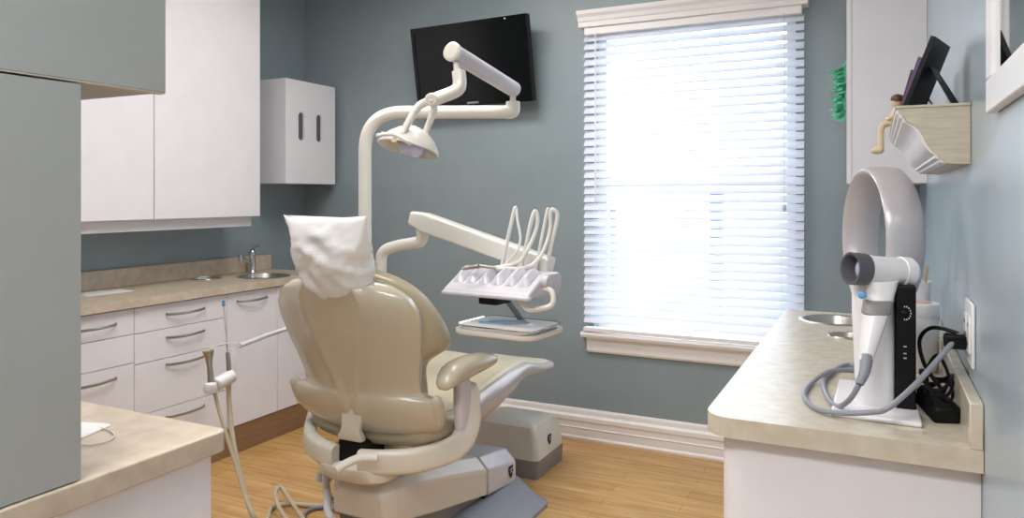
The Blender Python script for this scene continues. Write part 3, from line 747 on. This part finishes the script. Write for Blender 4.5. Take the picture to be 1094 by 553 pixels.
# back shell
kk = -.2 / .59
def bplane(z, off=0): return 2.12 + kk * (z - .56) + off
wt = [(.548, .20), (.56, .265), (.58, .300), (.62, .318), (.668, .318), (.684, .310), (.690, .29), (.695, .265), (.708, .250), (.74, .248), (.78, .256), (.83, .270), (.89, .286), (.95, .296), (1.0, .293), (1.035, .272), (1.06, .238), (1.08, .195), (1.095, .12)]
rings = []
for z, w_ in wt:
    n = 41; ring = []
    dep = .034 * min(1, w_ / .25)
    for i in range(n):
        x = -1 + 2 * i / (n - 1)
        wrap = .034 * abs(x) ** 3
        rid = .011 * math.exp(-((abs(x) - .08 - .9 * max(0, z - .62)) / .07) ** 2) + .012 * math.exp(-((z - .63) / .05) ** 2)
        ring.append(Vector((XC + x * w_, bplane(z, -dep + dep * abs(x) ** 2.2 + wrap - rid - .012), z)))
    for i in range(n - 1, -1, -1):
        x = -1 + 2 * i / (n - 1); xx = x * .985
        wrap = .034 * abs(x) ** 3
        ring.append(Vector((XC + xx * w_, bplane(z, wrap + .014), z)))
    rings.append(ring)
obj('back_shell', loft(B(), rings), 'shell', CH_, bevel=.006, seg=2, ang=40)
for s in (-1, 1):
    rings = []
    for z, w_, d, o_ in ((.60, .024, .022, -.012), (.65, .024, .022, 0), (.68, .021, .020, .006), (.698, .014, .014, .008), (.705, .005, .006, .008)):
        rings.append([Vector((XC + s * (.300 + o_) + a, bplane(z, .022) + b_, z)) for a, b_ in superell(w_, d, 2.6, 20)])
    obj('shell_horn', loft(B(), rings), 'shell', CH_, ang=60)
# back cushion
ct = [(.60, .18), (.63, .215), (.70, .225), (.76, .225), (.80, .238), (.825, .275), (.85, .318), (.875, .330), (.92, .325), (.97, .308), (1.02, .284), (1.065, .25), (1.10, .19), (1.118, .13), (1.125, .07)]
rings = []
for z, w_ in ct:
    th = .045 + .03 * math.sin(PI * min(1, max(0, (z - .6) / .52)))
    rings.append([Vector((XC + a, bplane(z, .070 + (abs(a) / .3) ** 2 * .045 * (1 if z > .8 else .3)) + b_, z)) for a, b_ in superell(w_, th + .012, 3.2, 36)])
obj('back_cushion', loft(B(), rings), 'khaki', CH_, subsurf=1, ang=180)
# centre tab at the bottom of shell + pivot
rings = []
for z, w_, o_ in ((.66, .045, -.052), (.60, .042, -.060), (.565, .038, -.068), (.545, .052, -.070), (.532, .050, -.066)):
    rings.append([Vector((XC + a, bplane(.6, o_) + b_, z)) for a, b_ in rrect(w_, .016, .01)])
obj('hinge_tab', loft(B(), rings), 'shell', CH_, ang=50)
# raised seam on shell
# headrest under the cover
rings = []
for z, w_ in ((1.10, .06), (1.12, .11), (1.17, .13), (1.24, .13), (1.28, .10)):
    rings.append([Vector((XC + .01 + a, bplane(z, .055) + b_, z)) for a, b_ in superell(w_, .05, 3, 24)])
obj('headrest', loft(B(), rings), 'khaki', CH_, subsurf=1, ang=180)
# seat: profile along y
seat_top = [(2.17, .600), (2.25, .622), (2.4, .628), (2.6, .655), (2.8, .668), (2.95, .655), (3.1, .615), (3.25, .580), (3.36, .566), (3.40, .555)]
seat_w = [(2.17, .24), (2.25, .27), (2.6, .275), (2.8, .262), (2.95, .235), (3.1, .21), (3.25, .19), (3.36, .18), (3.40, .15)]
rings = []
N_ = 34
for i in range(N_ + 1):
    y = 2.17 + (3.40 - 2.17) * i / N_; zt = interp(seat_top, y); w_ = interp(seat_w, y) - .012
    th = .03; ring = []
    for a, b_ in superell(w_, th, 4, 36):
        dip = -.012 * (1 - (a / w_) ** 2) if b_ > 0 else 0
        ring.append(Vector((XC + a, y, zt - th + b_ + dip + .004)))
    rings.append(ring)
obj('seat_cushion', loft(B(), rings), 'cream', CH_, ang=50)
sb = [(2.13, .50), (2.2, .475), (2.5, .475), (2.7, .515), (2.85, .545), (3.0, .555), (3.2, .525), (3.45, .492), (3.52, .490)]
rings = []
for i in range(N_ + 1):
    y = 2.22 + (3.42 - 2.22) * i / N_; zt = interp(seat_top, y) - .002; zb = interp(sb, y); w_ = interp(seat_w, y) + .018
    if zt - zb < .05: zb = zt - .05
    zc, hh = (zt + zb) / 2, (zt - zb) / 2
    rings.append([Vector((XC + a * (1 - .30 * max(0, -b_ / hh) ** 2), y, zc - .006 + b_)) for a, b_ in superell(w_, hh, 4.5, 36)])
obj('seat_shell', loft(B(), rings), 'seatside', CH_, ang=50)
# rear seat pad underside (khaki lip)
rings = []
for y, w_, zb, zt in ((2.06, .20, .545, .575), (2.075, .25, .515, .60), (2.11, .285, .505, .615), (2.2, .30, .50, .62), (2.3, .29, .50, .61)):
    rings.append([Vector((XC + .0 + a, y + .05 * (a / w_) ** 2, (zb + zt) / 2 + b_)) for a, b_ in superell(w_, (zt - zb) / 2, 3, 32)])
obj('rear_seat_pad', loft(B(), rings), 'khaki', CH_, ang=60)
# yoke: left and right arm
for s in (-1, 1):
    pts = spline([Vector(p) for p in [(XC + s * .320, 2.275, .71), (XC + s * .330, 2.27, .64), (XC + s * .336, 2.255, .565), (XC + s * .318, 2.20, .505), (XC + s * .24, 2.10, .482), (XC + s * .14, 2.04, .475), (XC + s * .05, 2.02, .470)]], 7)
    R0 = []; n = len(pts)
    for i, p_ in enumerate(pts):
        tn = (pts[min(i + 1, n - 1)] - pts[max(i - 1, 0)]).normalized()
        out = Vector((s * 1.0, -.6, 0)).lerp(Vector((0, -1, 0)), min(1, i / n * 1.3)).normalized()
        out = (out - tn * out.dot(tn)).normalized(); up_ = tn.cross(out)
        sc = [.55, .85, .97][i] if i < 3 else 1
        R0.append([p_ + out * a * sc + up_ * b_ * sc for a, b_ in rrect(.023, .041, .017, 4)])
    bm2 = loft(B(), R0)
    obj('yoke_arm', bm2, 'ivory2', CH_, ang=50)
rings = []
for z, w_, d in ((.455, .11, .07), (.445, .15, .085), (.41, .15, .085), (.395, .12, .07)):
    rings.append([Vector((XC + a, 2.08 + b_, z)) for a, b_ in superell(w_, d, 3, 28)])
obj('yoke_centre', loft(B(), rings), 'ivory2', CH_, ang=50)
obj('pivot_block', box(B(), XC - .055, XC + .055, 2.03, 2.2, .44, .53), 'black', CH_, bevel=.01)
bm = tube(B(), spline([P(403, 489, y=1.98), P(385, 489, y=1.95), P(370, 495, y=1.92), P(360, 501, y=1.90)], 6), 1, sec=[(a * .016, b_ * .014) for a, b_ in [(math.cos(k * PI / 5), math.sin(k * PI / 5)) for k in range(10)]])
obj('release_lever', bm, 'ivory', CH_)
# armrests
for s in (-1, 1):
    xa_ = XC + s * .335
    rings = []; lst = [(2.08, .012, .010), (2.092, .032, .024), (2.13, .043, .037), (2.20, .046, .039), (2.28, .046, .036), (2.36, .044, .031), (2.42, .038, .022), (2.445, .018, .010)]
    if s < 0: lst = [(y + .10, a * .8, b_ * .9) for y, a, b_ in lst]
    for y, w_, h_ in lst:
        zc = .765 + .010 * math.sin((y - 2.08) / .37 * PI) + (-.02 if y < 2.13 else 0)
        rings.append([Vector((xa_ + a, y, zc + b_)) for a, b_ in superell(w_, h_, 2.4, 24)])
    f = obj('armrest', loft(B(), rings), 'khaki' if s < 0 else 'shell', CH_, subsurf=1, ang=180)
    rings = []
    for z, y, d, w_ in ((.56, 2.25, .045, .02), (.62, 2.25, .05, .024), (.70, 2.24, .042, .022), (.745, 2.23, .032, .018)):
        rings.append([Vector((xa_ - s * .012 + a, y + b_, z)) for a, b_ in superell(w_, d, 3, 20)])
    obj('armrest_post', loft(B(), rings), 'lav', CH_, ang=50)
# lift column & base
obj('swivel_collar', lathe(B(), [(.095, 0), (.10, .01), (.10, .03), (.085, .05), (.085, .12)], (XC, 2.22, .335), 32), 'greyp', CH_)
obj('lift_column', box(B(), XC - .10, XC + .10, 2.15, 2.6, .40, .50), 'ivory2', CH_, bevel=.02)
def basering(y, w_, zb, zt, ch): 
    return [(XC - w_, y, zb), (XC - w_, y, zt - ch), (XC - w_ + ch, y, zt), (XC + w_ - ch, y, zt), (XC + w_, y, zt - ch), (XC + w_, y, zb)]
bm = loft(B(), [basering(2.07, .105, .25, .345, .02), basering(2.11, .135, .24, .385, .035), basering(2.35, .150, .19, .365, .05), basering(2.70, .175, .13, .285, .05)])
obj('rear_base_cover', bm, 'ivory2', CH_, bevel=.008, seg=3)
bm = loft(B(), [basering(2.712, .175, .125, .28, .05), basering(2.95, .185, .105, .245, .05), basering(2.985, .155, .11, .205, .04)])
fb = obj('front_base_cover', bm, 'lav', CH_, bevel=.008, seg=3)
bm = loft(B(), [basering(2.698, .160, .11, .275, .045), basering(2.714, .160, .11, .275, .045)]); obj('gap_seal', bm, 'black', CH_, smooth=False)
# lower arm under the covers
bm = loft(B(), [basering(2.11, .11, .10, .25, .02), basering(2.7, .14, .05, .14, .02)]); obj('lower_linkage', bm, 'greyp', CH_, smooth=False)
# floor skirt
rings = []
for z, wx, y0_, y1_ in ((0, .32, 2.10, 3.03), (.018, .32, 2.10, 3.03), (.05, .27, 2.2, 3.01), (.115, .19, 2.5, 2.99)):
    cy_, hy_ = (y0_ + y1_) / 2, (y1_ - y0_) / 2
    rings.append([Vector((XC + a, cy_ + b_, z)) for a, b_ in rrect(wx, hy_, .05 if z < .1 else .03, 4)])
obj('floor_skirt', loft(B(), rings), 'skirt', CH_, ang=50)
# utility box near the wall
def badge(parent, x, yc, zc, s=1.0, tilt=0):
    pts = [(-.020, .028), (.020, .028), (.022, .005), (.012, -.022), (0, -.034), (-.012, -.022), (-.022, .005)]
    f = obj('badge', prism(B(), [(yc + a * s, zc + b_ * s) for a, b_ in pts], 'x', x, x + .003), 'black', parent, smooth=False)
    bm = B(); prism(bm, [(yc + a * s, zc + b_ * s) for a, b_ in [(-.014, .014), (.014, .018), (.014, .012), (-.014, .008)]], 'x', x + .003, x + .0036)
    prism(bm, [(yc + a * s, zc + b_ * s) for a, b_ in [(-.013, .000), (.010, .003), (.008, -.002), (-.011, -.005)]], 'x', x + .003, x + .0036)
    obj('badge_marking', bm, 'lav', f, smooth=False)
badge(CH_, XC + .184, 2.90, .165, .85)
UB = thing('utility_box', 'low grey floor box with a dark shield badge under the footrest, near the baseboard', 'junction box', (-1.65, 3.4, 0))
obj('lower_tray', loft(B(), [[(-1.655 + a, 3.41 + b_, z) for a, b_ in rrect(.195 - d, .17 - d, .025)] for z, d in ((0, .004), (.09, 0))]), 'greyp', UB, ang=50)
rings = []
for z, d, dx in ((.09, 0, 0), (.10, .002, 0), (.19, .014, 0), (.235, .035, 0), (.252, .07, 0)):
    rings.append([(-1.655 + a, 3.41 + b_, z) for a, b_ in rrect(.195 - d, .17 - d, .03)])
obj('cover', loft(B(), rings), 'ivory2', UB, ang=38)
badge(UB, -1.655 + .188, 3.40, .155, .85)

# disposable cover over headrest
rings = []; NR = 26
for k in range(NR):
    f = k / (NR - 1); z0_ = 1.030 + .265 * f
    w_ = interp([(0, .118), (.15, .136), (.4, .146), (.7, .156), (.9, .166), (1, .172)], f)
    th = interp([(0, .060), (.2, .072), (.5, .074), (.8, .05), (.93, .022), (1, .005)], f)
    ring = []
    for a, b_ in superell(w_, th, 2.6 - .5 * f, 72):
        z = z0_ + .034 * f ** 3 * (abs(a) / w_) ** 3 - .010 * f + .012 * f ** 3 * math.sin(a * 18 + 1)
        if f < .3: z += (-.005 * (1 - (a / w_) ** 2) + .003 * math.sin(a * 30)) * (1 - f / .3)
        q = Vector((XC + .005 + a, bplane(z0_, .018) + b_, z))
        n1 = noise.noise(Vector((q.x * 11, q.y * 8, q.z * 13 + q.x * 5)))
        n2 = noise.noise(Vector((q.x * 24 + 7, q.y * 10, q.z * 30 - q.x * 14)))
        ridge = (1 - abs(n1) * 3.2) * .009 + (1 - abs(n2) * 3) * .0035
        dirv = Vector((a, b_ * 2, 0)).normalized()
        ring.append(q + dirv * (ridge - .006) * min(1, (1 - f) * 4 + .15, .25 + f * 4))
    rings.append(ring)
o = obj('headrest_cover', loft(B(), rings), 'paper', ang=180); tag(o, 'crumpled white disposable bag cover pulled over the chair headrest', 'headrest cover')

# ---------------------------------------------------------------- dental light on its post
PX, PT = 390, 3.25
pb = C(PX, 209, PT)
LT = thing('dental_light', 'ivory post with bent arm and overhead dental lamp behind the chair', 'dental light', (pb.x, pb.y, 0))
zt = C(390, 120, PT).z
end = C(548, 119.5, PT - .02)
path = bendpath([Vector((pb.x, pb.y, .02)), Vector((pb.x, pb.y, zt)), end], .17, 12)
obj('post', tube(B(), path, .0285, 20), 'ivory', LT)
obj('post_foot', lathe(B(), [(.09, 0), (.09, .012), (.05, .02), (.045, .06)], (pb.x, pb.y, 0), 28), 'ivory', LT)
bm = tube(B(), bendpath([end - (end - path[-2]).normalized() * .03, end, end + Vector((0, 0, .045))], .03, 6), .031, 18); obj('elbow', bm, 'ivory', LT)
e2 = end + Vector((0, 0, .045))
obj('elbow_pin', tube(B(), [e2, e2 + Vector((0, 0, .035))], .013, 14), 'ivory', LT)
a0 = C(548, 95, PT - .02); a1 = C(486, 57, 2.85)
obj('spring_arm', tube(B(), [a0 + (a0 - a1).normalized() * .015, a0.lerp(a1, .02), a0.lerp(a1, .98), a1 + (a1 - a0).normalized() * .02], .034, 20), 'lav', LT, bevel=.006, ang=50)
bm = lathe(B(), [(.036, -.005), (.038, 0), (.038, .012), (.030, .018)], a1 + (a1 - a0).normalized() * .012, 24, axis=(a1 - a0)); obj('arm_cap', bm, 'ivory', LT)
j0 = C(488, 68, 2.85); j1 = C(489, 82, 2.83)
obj('swivel_pin', tube(B(), [j0, j1], .014, 12), 'ivory', LT)
bm = tube(B(), spline([C(490, 76, 2.83), C(491, 90, 2.82), C(487, 97, 2.81), C(470, 104, 2.80), C(458, 109, 2.79)], 6), 1, sec=rrect(.020, .024, .012, 3)); obj('knuckle_arm', bm, 'ivory', LT, ang=50)
k0 = C(461, 106, 2.79)
obj('knuckle_joint', lathe(B(), [(.020, -.022), (.024, -.018), (.024, .018), (.020, .022)], k0, 18, axis=(-sn, cs, .2)), 'ivory', LT)
bm = tube(B(), spline([C(462, 107, 2.79), C(448, 113, 2.78), C(438, 128, 2.77), C(430, 143, 2.76)], 6), [.017, .013], 12); obj('fork_arm', bm, 'ivory', LT)
bm = tube(B(), spline([C(462, 107, 2.80), C(464, 115, 2.84), C(460, 128, 2.86), C(454, 142, 2.87)], 6), [.015, .012], 12); obj('fork_arm', bm, 'ivory', LT)
# lamp head: long shallow dome, tilted
hc = C(438, 152, 2.81)
long_ = (C(472, 166, 2.80) - C(404, 150, 2.82)).normalized(); dn = Vector((0, 0, -1)); dn = (dn - long_ * dn.dot(long_)).normalized()
dn = (dn + Vector((-sn, cs, 0)) * -.35).normalized(); dn = (dn - long_ * dn.dot(long_)).normalized(); wd = long_.cross(dn)
rings = []
outer = [(0.02, -.078), (.25, -.074), (.5, -.060), (.75, -.034), (.92, -.006), (1.0, .014), (.97, .018), (.9, .006), (.7, -.022), (.4, -.046), (.02, -.056)]
n = 44
rings = []
for r_, h_ in outer:
    rings.append([hc + long_ * (.122 * r_ * math.cos(2 * PI * k / n)) + wd * (.075 * r_ * math.sin(2 * PI * k / n)) + dn * (h_ + .05 * (r_ * math.cos(2 * PI * k / n)) ** 2 * 0 + .012) for k in range(n)])
obj('reflector_shell', loft(B(), rings), 'ivory', LT, ang=60)
obj('amber_panel', box(B(), -.045, .045, -.05, .05, -.003, .003, frame_mx(hc + long_ * -.06 + dn * .004, long_, -dn)), 'amber', LT, bevel=.002)
bm = lathe(B(), [(.048, -.012), (.050, 0), (.046, .018), (.032, .032), (.006, .038)], hc + dn * .018 + long_ * .01, 28, axis=dn); obj('lamp_lens', bm, 'lens', LT)
obj('lamp_knob', lathe(B(), [(.02, 0), (.024, .008), (.022, .022), (.008, .028)], hc - dn * .040, 18, axis=-dn), 'white', LT)
for s_, (qa, qb) in ((0, (C(404, 144.5, 2.70), C(436, 152, 2.70))), (1, (C(436, 144, 2.91), C(462, 154, 2.90)))):
    mid = (qa + qb) / 2 + Vector((0, 0, .016)); nv = Vector((-sn, cs, 0)) * (.03 if s_ == 0 else -.03)
    bm = tube(B(), spline([qa + nv, qa, mid, qb, qb + nv], 6), .0075, 10); obj('grab_handle', bm, 'ivory', LT)
mid = C(421, 149, 2.70)
obj('handle_bracket', tube(B(), [mid, hc + long_ * -.05 + dn * .0], .011, 8), 'ivory', LT)
obj('handle_bracket', tube(B(), [C(456, 147, 2.925), hc + long_ * .05], .009, 8), 'ivory', LT)

# ---------------------------------------------------------------- instrument delivery unit
DT = thing('delivery_unit', 'white dental instrument delivery unit on a jointed ivory arm over the chair', 'dental unit', (pb.x + .1, pb.y, 0))
s0 = C(407, 209, 3.3)
pth = bendpath([Vector((s0.x, s0.y, .0)), Vector((s0.x, s0.y, C(407, 268, 3.3).z)), C(425, 262, 3.26), C(451, 258, 3.14), C(452, 244, 3.12)], .07, 8)
obj('support_post', tube(B(), pth, .0255, 18), 'ivory', DT)
obj('pivot_collar', lathe(B(), [(.026, -.01), (.030, -.004), (.030, .018), (.024, .024)], C(452, 249, 3.12), 20), 'ivory', DT)
obj('pivot_pin', tube(B(), [C(452, 247, 3.12), C(453, 235, 3.12)], .012, 12), 'black', DT)
q0, q1 = C(441, 232.5, 3.12), C(588, 285, 2.80)
n = 10; R0 = []
ddir = (q1 - q0).normalized(); side_ = Vector((-ddir.y, ddir.x, 0)).normalized(); up_ = ddir.cross(side_) * -1
up_ = side_.cross(ddir) * -1
if up_.z < 0: up_ = -up_
for i in range(n + 1):
    f = i / n; p_ = q0.lerp(q1, f); hh = .040 - .004 * f
    if i == 0: hh = .028
    R0.append([p_ + side_ * a + up_ * b_ for a, b_ in rrect(.032 - .006 * (i == 0), hh, .012, 3)])
obj('spring_arm', loft(B(), R0), 'ivory', DT, ang=50)
obj('pivot_screw', lathe(B(), [(.008, 0), (.008, .003), (.004, .004)], C(449, 238, 3.085), 12, axis=(-sn * -1, -cs, 0)), 'greyp', DT)
# head in its own frame
a_ = YAW * 0 - math.radians(6)
hx = Vector((math.cos(a_), math.sin(a_), 0))
HM = frame_mx(C(538, 304, 2.74), hx)
hw = .185
bm = prism(B(), [(-.130, -.026), (-.126, -.012), (-.02, .046), (.0, .050), (.09, .050), (.11, .035), (.11, -.01), (.09, -.030)], 'x', -hw, hw, HM)
obj('head_body', bm, 'lav', DT, bevel=.008, seg=3)
# comb of five holder teeth on the sloping front
bm = B(); nt_ = 6; tw = (2 * hw - .03) / nt_
for k in range(nt_):
    x0 = -hw + .008 + k * tw
    sec = [(x0, 0), (x0 + tw * .92, 0), (x0 + tw * .92, .010), (x0 + tw * .60, .036), (x0 + tw * .42, .036), (x0 + tw * .05, .004)]
    # tooth swept down the slope
    A_ = []; 
    for (yy, zz_, sc) in ((-.088, .006, .2), (-.072, .014, .8), (-.03, .037, .8), (.0, .048, .5)):
        A_.append([HM @ Vector((x, yy, zz_ + z * sc)) for x, z in sec])
    loft(bm, A_)
obj('holder_comb', bm, 'lav', DT, bevel=.002)
obj('front_lip', box(B(), -hw - .004, hw + .004, -.134, -.110, -.034, -.018, HM), 'lav', DT, bevel=.006, seg=2)
obj('switch_block', box(B(), -.035, .045, -.115, -.02, -.060, -.028, HM), 'black', DT, bevel=.006)
bm = tube(B(), bendpath([HM @ Vector(v) for v in ((.17, -.02, .0), (.225, -.03, .0), (.235, -.04, -.055), (.15, -.08, -.075), (.11, -.07, -.03))], .03, 6), .010, 12)
obj('side_handle', bm, 'ivory', DT)
obj('side_knob', lathe(B(), [(.022, -.01), (.024, 0), (.020, .012), (.006, .015)], HM @ Vector((hw + .008, -.02, .025)), 20, axis=hx), 'lav', DT)
# whip arms and hoses
def whip(pts, r=.0062, name='hose_whip', m='hosew', t0=2.78): return obj(name, tube(B(), spline([C(a, b_, t0 + d) for a, b_, d in pts], 7), r, 10), m, DT)
whip([(535, 290, 0), (541, 262, 0), (549, 226, 0), (551.5, 222, 0)], .0075)
whip([(551.5, 222, 0), (553, 236, -.02), (556, 255, -.04), (551, 270, -.05), (536, 286, -.03), (533, 292, -.03)], .005, 'instrument_hose')
whip([(556, 290, 0), (562, 262, 0), (567, 238, 0), (571, 226, 0), (574, 229, 0), (573.5, 242, 0), (566, 262, -.02), (556, 278, -.04), (545, 283, -.05), (528, 286, -.05)], .0075)
whip([(583, 290, 0), (589, 262, 0), (595, 236, 0), (595, 227, 0), (590, 223.5, 0), (588, 228, 0), (588, 243, 0), (583, 262, -.02), (574, 278, -.04), (560, 286, -.06), (530, 287, -.07)], .0075)
whip([(572, 290, 0), (576, 268, 0), (584, 228, 0), (586, 223, 0)], .006)
bm = tube(B(), [C(494, 287, 2.72), C(512, 284, 2.70)], [.006, .010], 12); tube(bm, [C(512, 284, 2.70), C(530, 286, 2.71)], .006, 10)
o = obj('air_syringe', bm, 'steel', None); tag(o, 'steel air-water syringe lying across the top of the instrument unit', 'syringe')
# tray holder + tray
TM = frame_mx(C(544, 346, 2.72), Vector((math.cos(math.radians(-6)), math.sin(math.radians(-6)), 0)))
def slab(rx, ry, z0, z1, r, mx): 
    return loft(B(), [[mx @ Vector((a * s, b_ * s, z)) for a, b_ in rrect(rx, ry, r, 5)] for z, s in ((z0, .97), (z0 + (z1 - z0) * .3, 1), (z1, 1))])
obj('tray_holder', slab(.172, .135, -.030, -.012, .055, TM), 'ivory', DT, ang=50)
obj('tray_arm', tube(B(), bendpath([HM @ Vector((.02, .0, -.06)), HM @ Vector((.02, .03, -.085)), TM @ Vector((.0, .16, -.06)), TM @ Vector((0, .10, -.028))], .02, 5), .012, 12), 'greyp', DT)
t = thing('instrument_tray', 'oblong steel instrument tray lined with white paper under the delivery unit', 'tray', tuple(TM @ Vector((0, 0, -.012))))
obj('tray_pan', loft(B(), [[TM @ Vector((a * s, b_ * s, z)) for a, b_ in rrect(.168, .130, .052, 6)] for z, s in ((-.0115, .93), (-.0015, .98), (.0045, 1.0), (.0055, 1.0), (.0055, .985), (.001, .965), (-.007, .93))]), 'chrome', t, ang=40)
obj('paper_liner', slab(.158, .121, -.0068, .002, .045, TM), 'paper', t, ang=50)
ST = TM @ Matrix.Translation((0, 0, .0025))
for k, (x, y, rz, L_, m_, lab) in enumerate([(-.045, -.02, .50, .065, 'bluep', 'pale blue wrapped pouch on the instrument tray, nearest its left edge'), (-.015, .015, .55, .07, 'bluep', 'pale blue wrapped pouch on the instrument tray, behind the other pouch')]):
    o = obj('sterile_pouch', slab(L_, .014, 0, .005, .006, ST @ Matrix.Translation((x, y, .002 * k)) @ Matrix.Rotation(rz, 4, 'Z')), m_); tag(o, lab, 'sterile pouch', 'pouches on the instrument tray')
o = obj('dental_mirror', tube(B(), [ST @ Vector((.0, -.03, .005)), ST @ Vector((.07, .03, .005))], .003, 8), 'steel'); tag(o, 'thin steel hand instrument lying on the paper-lined tray', 'dental instrument')
o = obj('cotton_roll', tube(B(), [ST @ Vector((.09, -.02, .006)), ST @ Vector((.105, -.01, .006))], .005, 10), 'paper'); tag(o, 'tiny white cotton roll at the right side of the tray', 'cotton roll')

# ---------------------------------------------------------------- assistant hose holder
AT = thing('suction_holder', 'ivory suction hose holder on a thin arm left of the chair, two hoses hanging', 'suction holder', tuple(C(240, 430, 2.7)))
h0 = C(256, 369, 2.72)
obj('holder_arm', tube(B(), spline([h0, C(275, 362, 2.82), C(300, 353, 2.98), Vector((pb.x - .0, pb.y, C(385, 325, PT).z))], 5), .009, 12), 'lav', AT)
bm = tube(B(), [C(249, 400, 2.70), C(231, 411, 2.64)], .0245, 16); obj('holder_barrel', bm, 'white', AT, bevel=.006)
bm = lathe(B(), [(.006, -.021), (.021, -.016), (.026, 0), (.021, .016), (.006, .021)], C(225, 414, 2.63), 18, axis=(0, 0, 1)); obj('holder_cap', bm, 'white', AT)
bm = tube(B(), [C(246, 372, 2.70), C(249, 385, 2.70), C(249, 402, 2.70)], [.014, .013], 14); obj('holder_bracket', bm, 'white', AT)
bm = lathe(B(), [(.010, 0), (.0135, .004), (.010, .05), (.010, .075), (.013, .10), (.021, .125), (.0165, .126), (.008, .11)], C(226, 412, 2.635), 18, axis=C(222, 370, 2.64) - C(226, 412, 2.635)); o = obj('suction_tip', bm, 'steel'); tag(o, 'steel suction handpiece with flared top standing in the white holder', 'suction handpiece')
t = thing('saliva_ejector', 'thin saliva ejector with a light blue tip standing in the white holder', 'saliva ejector', tuple(C(244, 395, 2.69)))
obj('ejector_grip', tube(B(), [C(245, 396, 2.69), C(243.5, 376, 2.69)], [.010, .008], 12), 'steel', t)
obj('ejector_tube', tube(B(), [C(243.5, 378, 2.69), C(239, 326, 2.69)], .0032, 10), 'lav', t)
obj('blue_tip', tube(B(), [C(239.2, 327, 2.69), C(238.7, 321, 2.69)], .006, 10), 'blue', t)
obj('air_line', tube(B(), spline([C(224, 372, 2.65), C(235, 368, 2.67), C(250, 366, 2.70), C(256, 370, 2.71)], 5), .0025, 6), 'hosew', AT)
hA = [C(228, 413, 2.64), C(236, 445, 2.63), C(250, 490, 2.6), C(262, 530, 2.55), C(274, 556, 2.5)]
hB = [C(244, 396, 2.69), C(245, 430, 2.68), C(249, 470, 2.64), C(260, 520, 2.58), C(272, 560, 2.5)]
fl = lambda px, py: P(px, py, z=.012)
obj('suction_hose', tube(B(), spline(hA + [P(292, 590, z=.05), P(320, 588, z=.012), P(345, 566, z=.012), Vector((-1.75, 2.12, .012)), Vector((-1.68, 2.3, .05))], 8), .0068, 10), 'hose', AT)
obj('suction_hose', tube(B(), spline(hB + [P(280, 600, z=.06), P(300, 604, z=.012), P(350, 590, z=.012), Vector((-1.62, 2.12, .03)), Vector((-1.60, 2.3, .06))], 8), .0088, 10), 'hose', AT)
# floor hoses
t = thing('foot_control_hose', 'ivory hoses looping on the floor left of the chair base', 'hose', (-1.95, 2.2, 0))
obj('hose', tube(B(), spline([fl(286, 560), fl(290, 542), fl(310, 538), fl(342, 540), fl(358, 534), Vector((-1.72, 2.45, .012)), Vector((-1.68, 2.5, .05))], 8), .0095, 10), 'hose', t)
obj('hose', tube(B(), spline([P(346, 575, z=.012), P(325, 555, z=.03), P(304, 525, z=.06), P(298, 520, z=.07), P(294, 530, z=.06), P(303, 550, z=.03), P(320, 568, z=.012), P(350, 580, z=.012)], 8), .0088, 10), 'hose', t)
obj('hose', tube(B(), spline([fl(318, 575), fl(326, 548), fl(345, 541), fl(362, 545), Vector((-1.66, 2.42, .014)), Vector((-1.64, 2.5, .05))], 8), .0085, 10), 'hoseg', t)
t = thing('umbilical_hose', 'bundle of grey and ivory tubes dropping from the chair to the floor', 'hose', (-1.85, 2.3, 0))
obj('tube', tube(B(), spline([Vector((-1.80, 2.35, .47)), C(350, 486, 2.75), C(348, 505, 2.72), C(350, 530, 2.68), C(356, 556, 2.6), Vector((-1.70, 2.3, .03))], 8), .014, 12), 'lav', t)
obj('tube', tube(B(), spline([Vector((-1.78, 2.35, .47)), C(358, 488, 2.72), C(355, 508, 2.70), C(353, 530, 2.70), Vector((-1.72, 2.38, .03))], 8), .005, 10), 'hose', t)
obj('tube_end', tube(B(), [C(352, 488, 2.85), C(344, 505, 2.85), C(341, 512, 2.85)], [.013, .018], 12), 'lav', t)
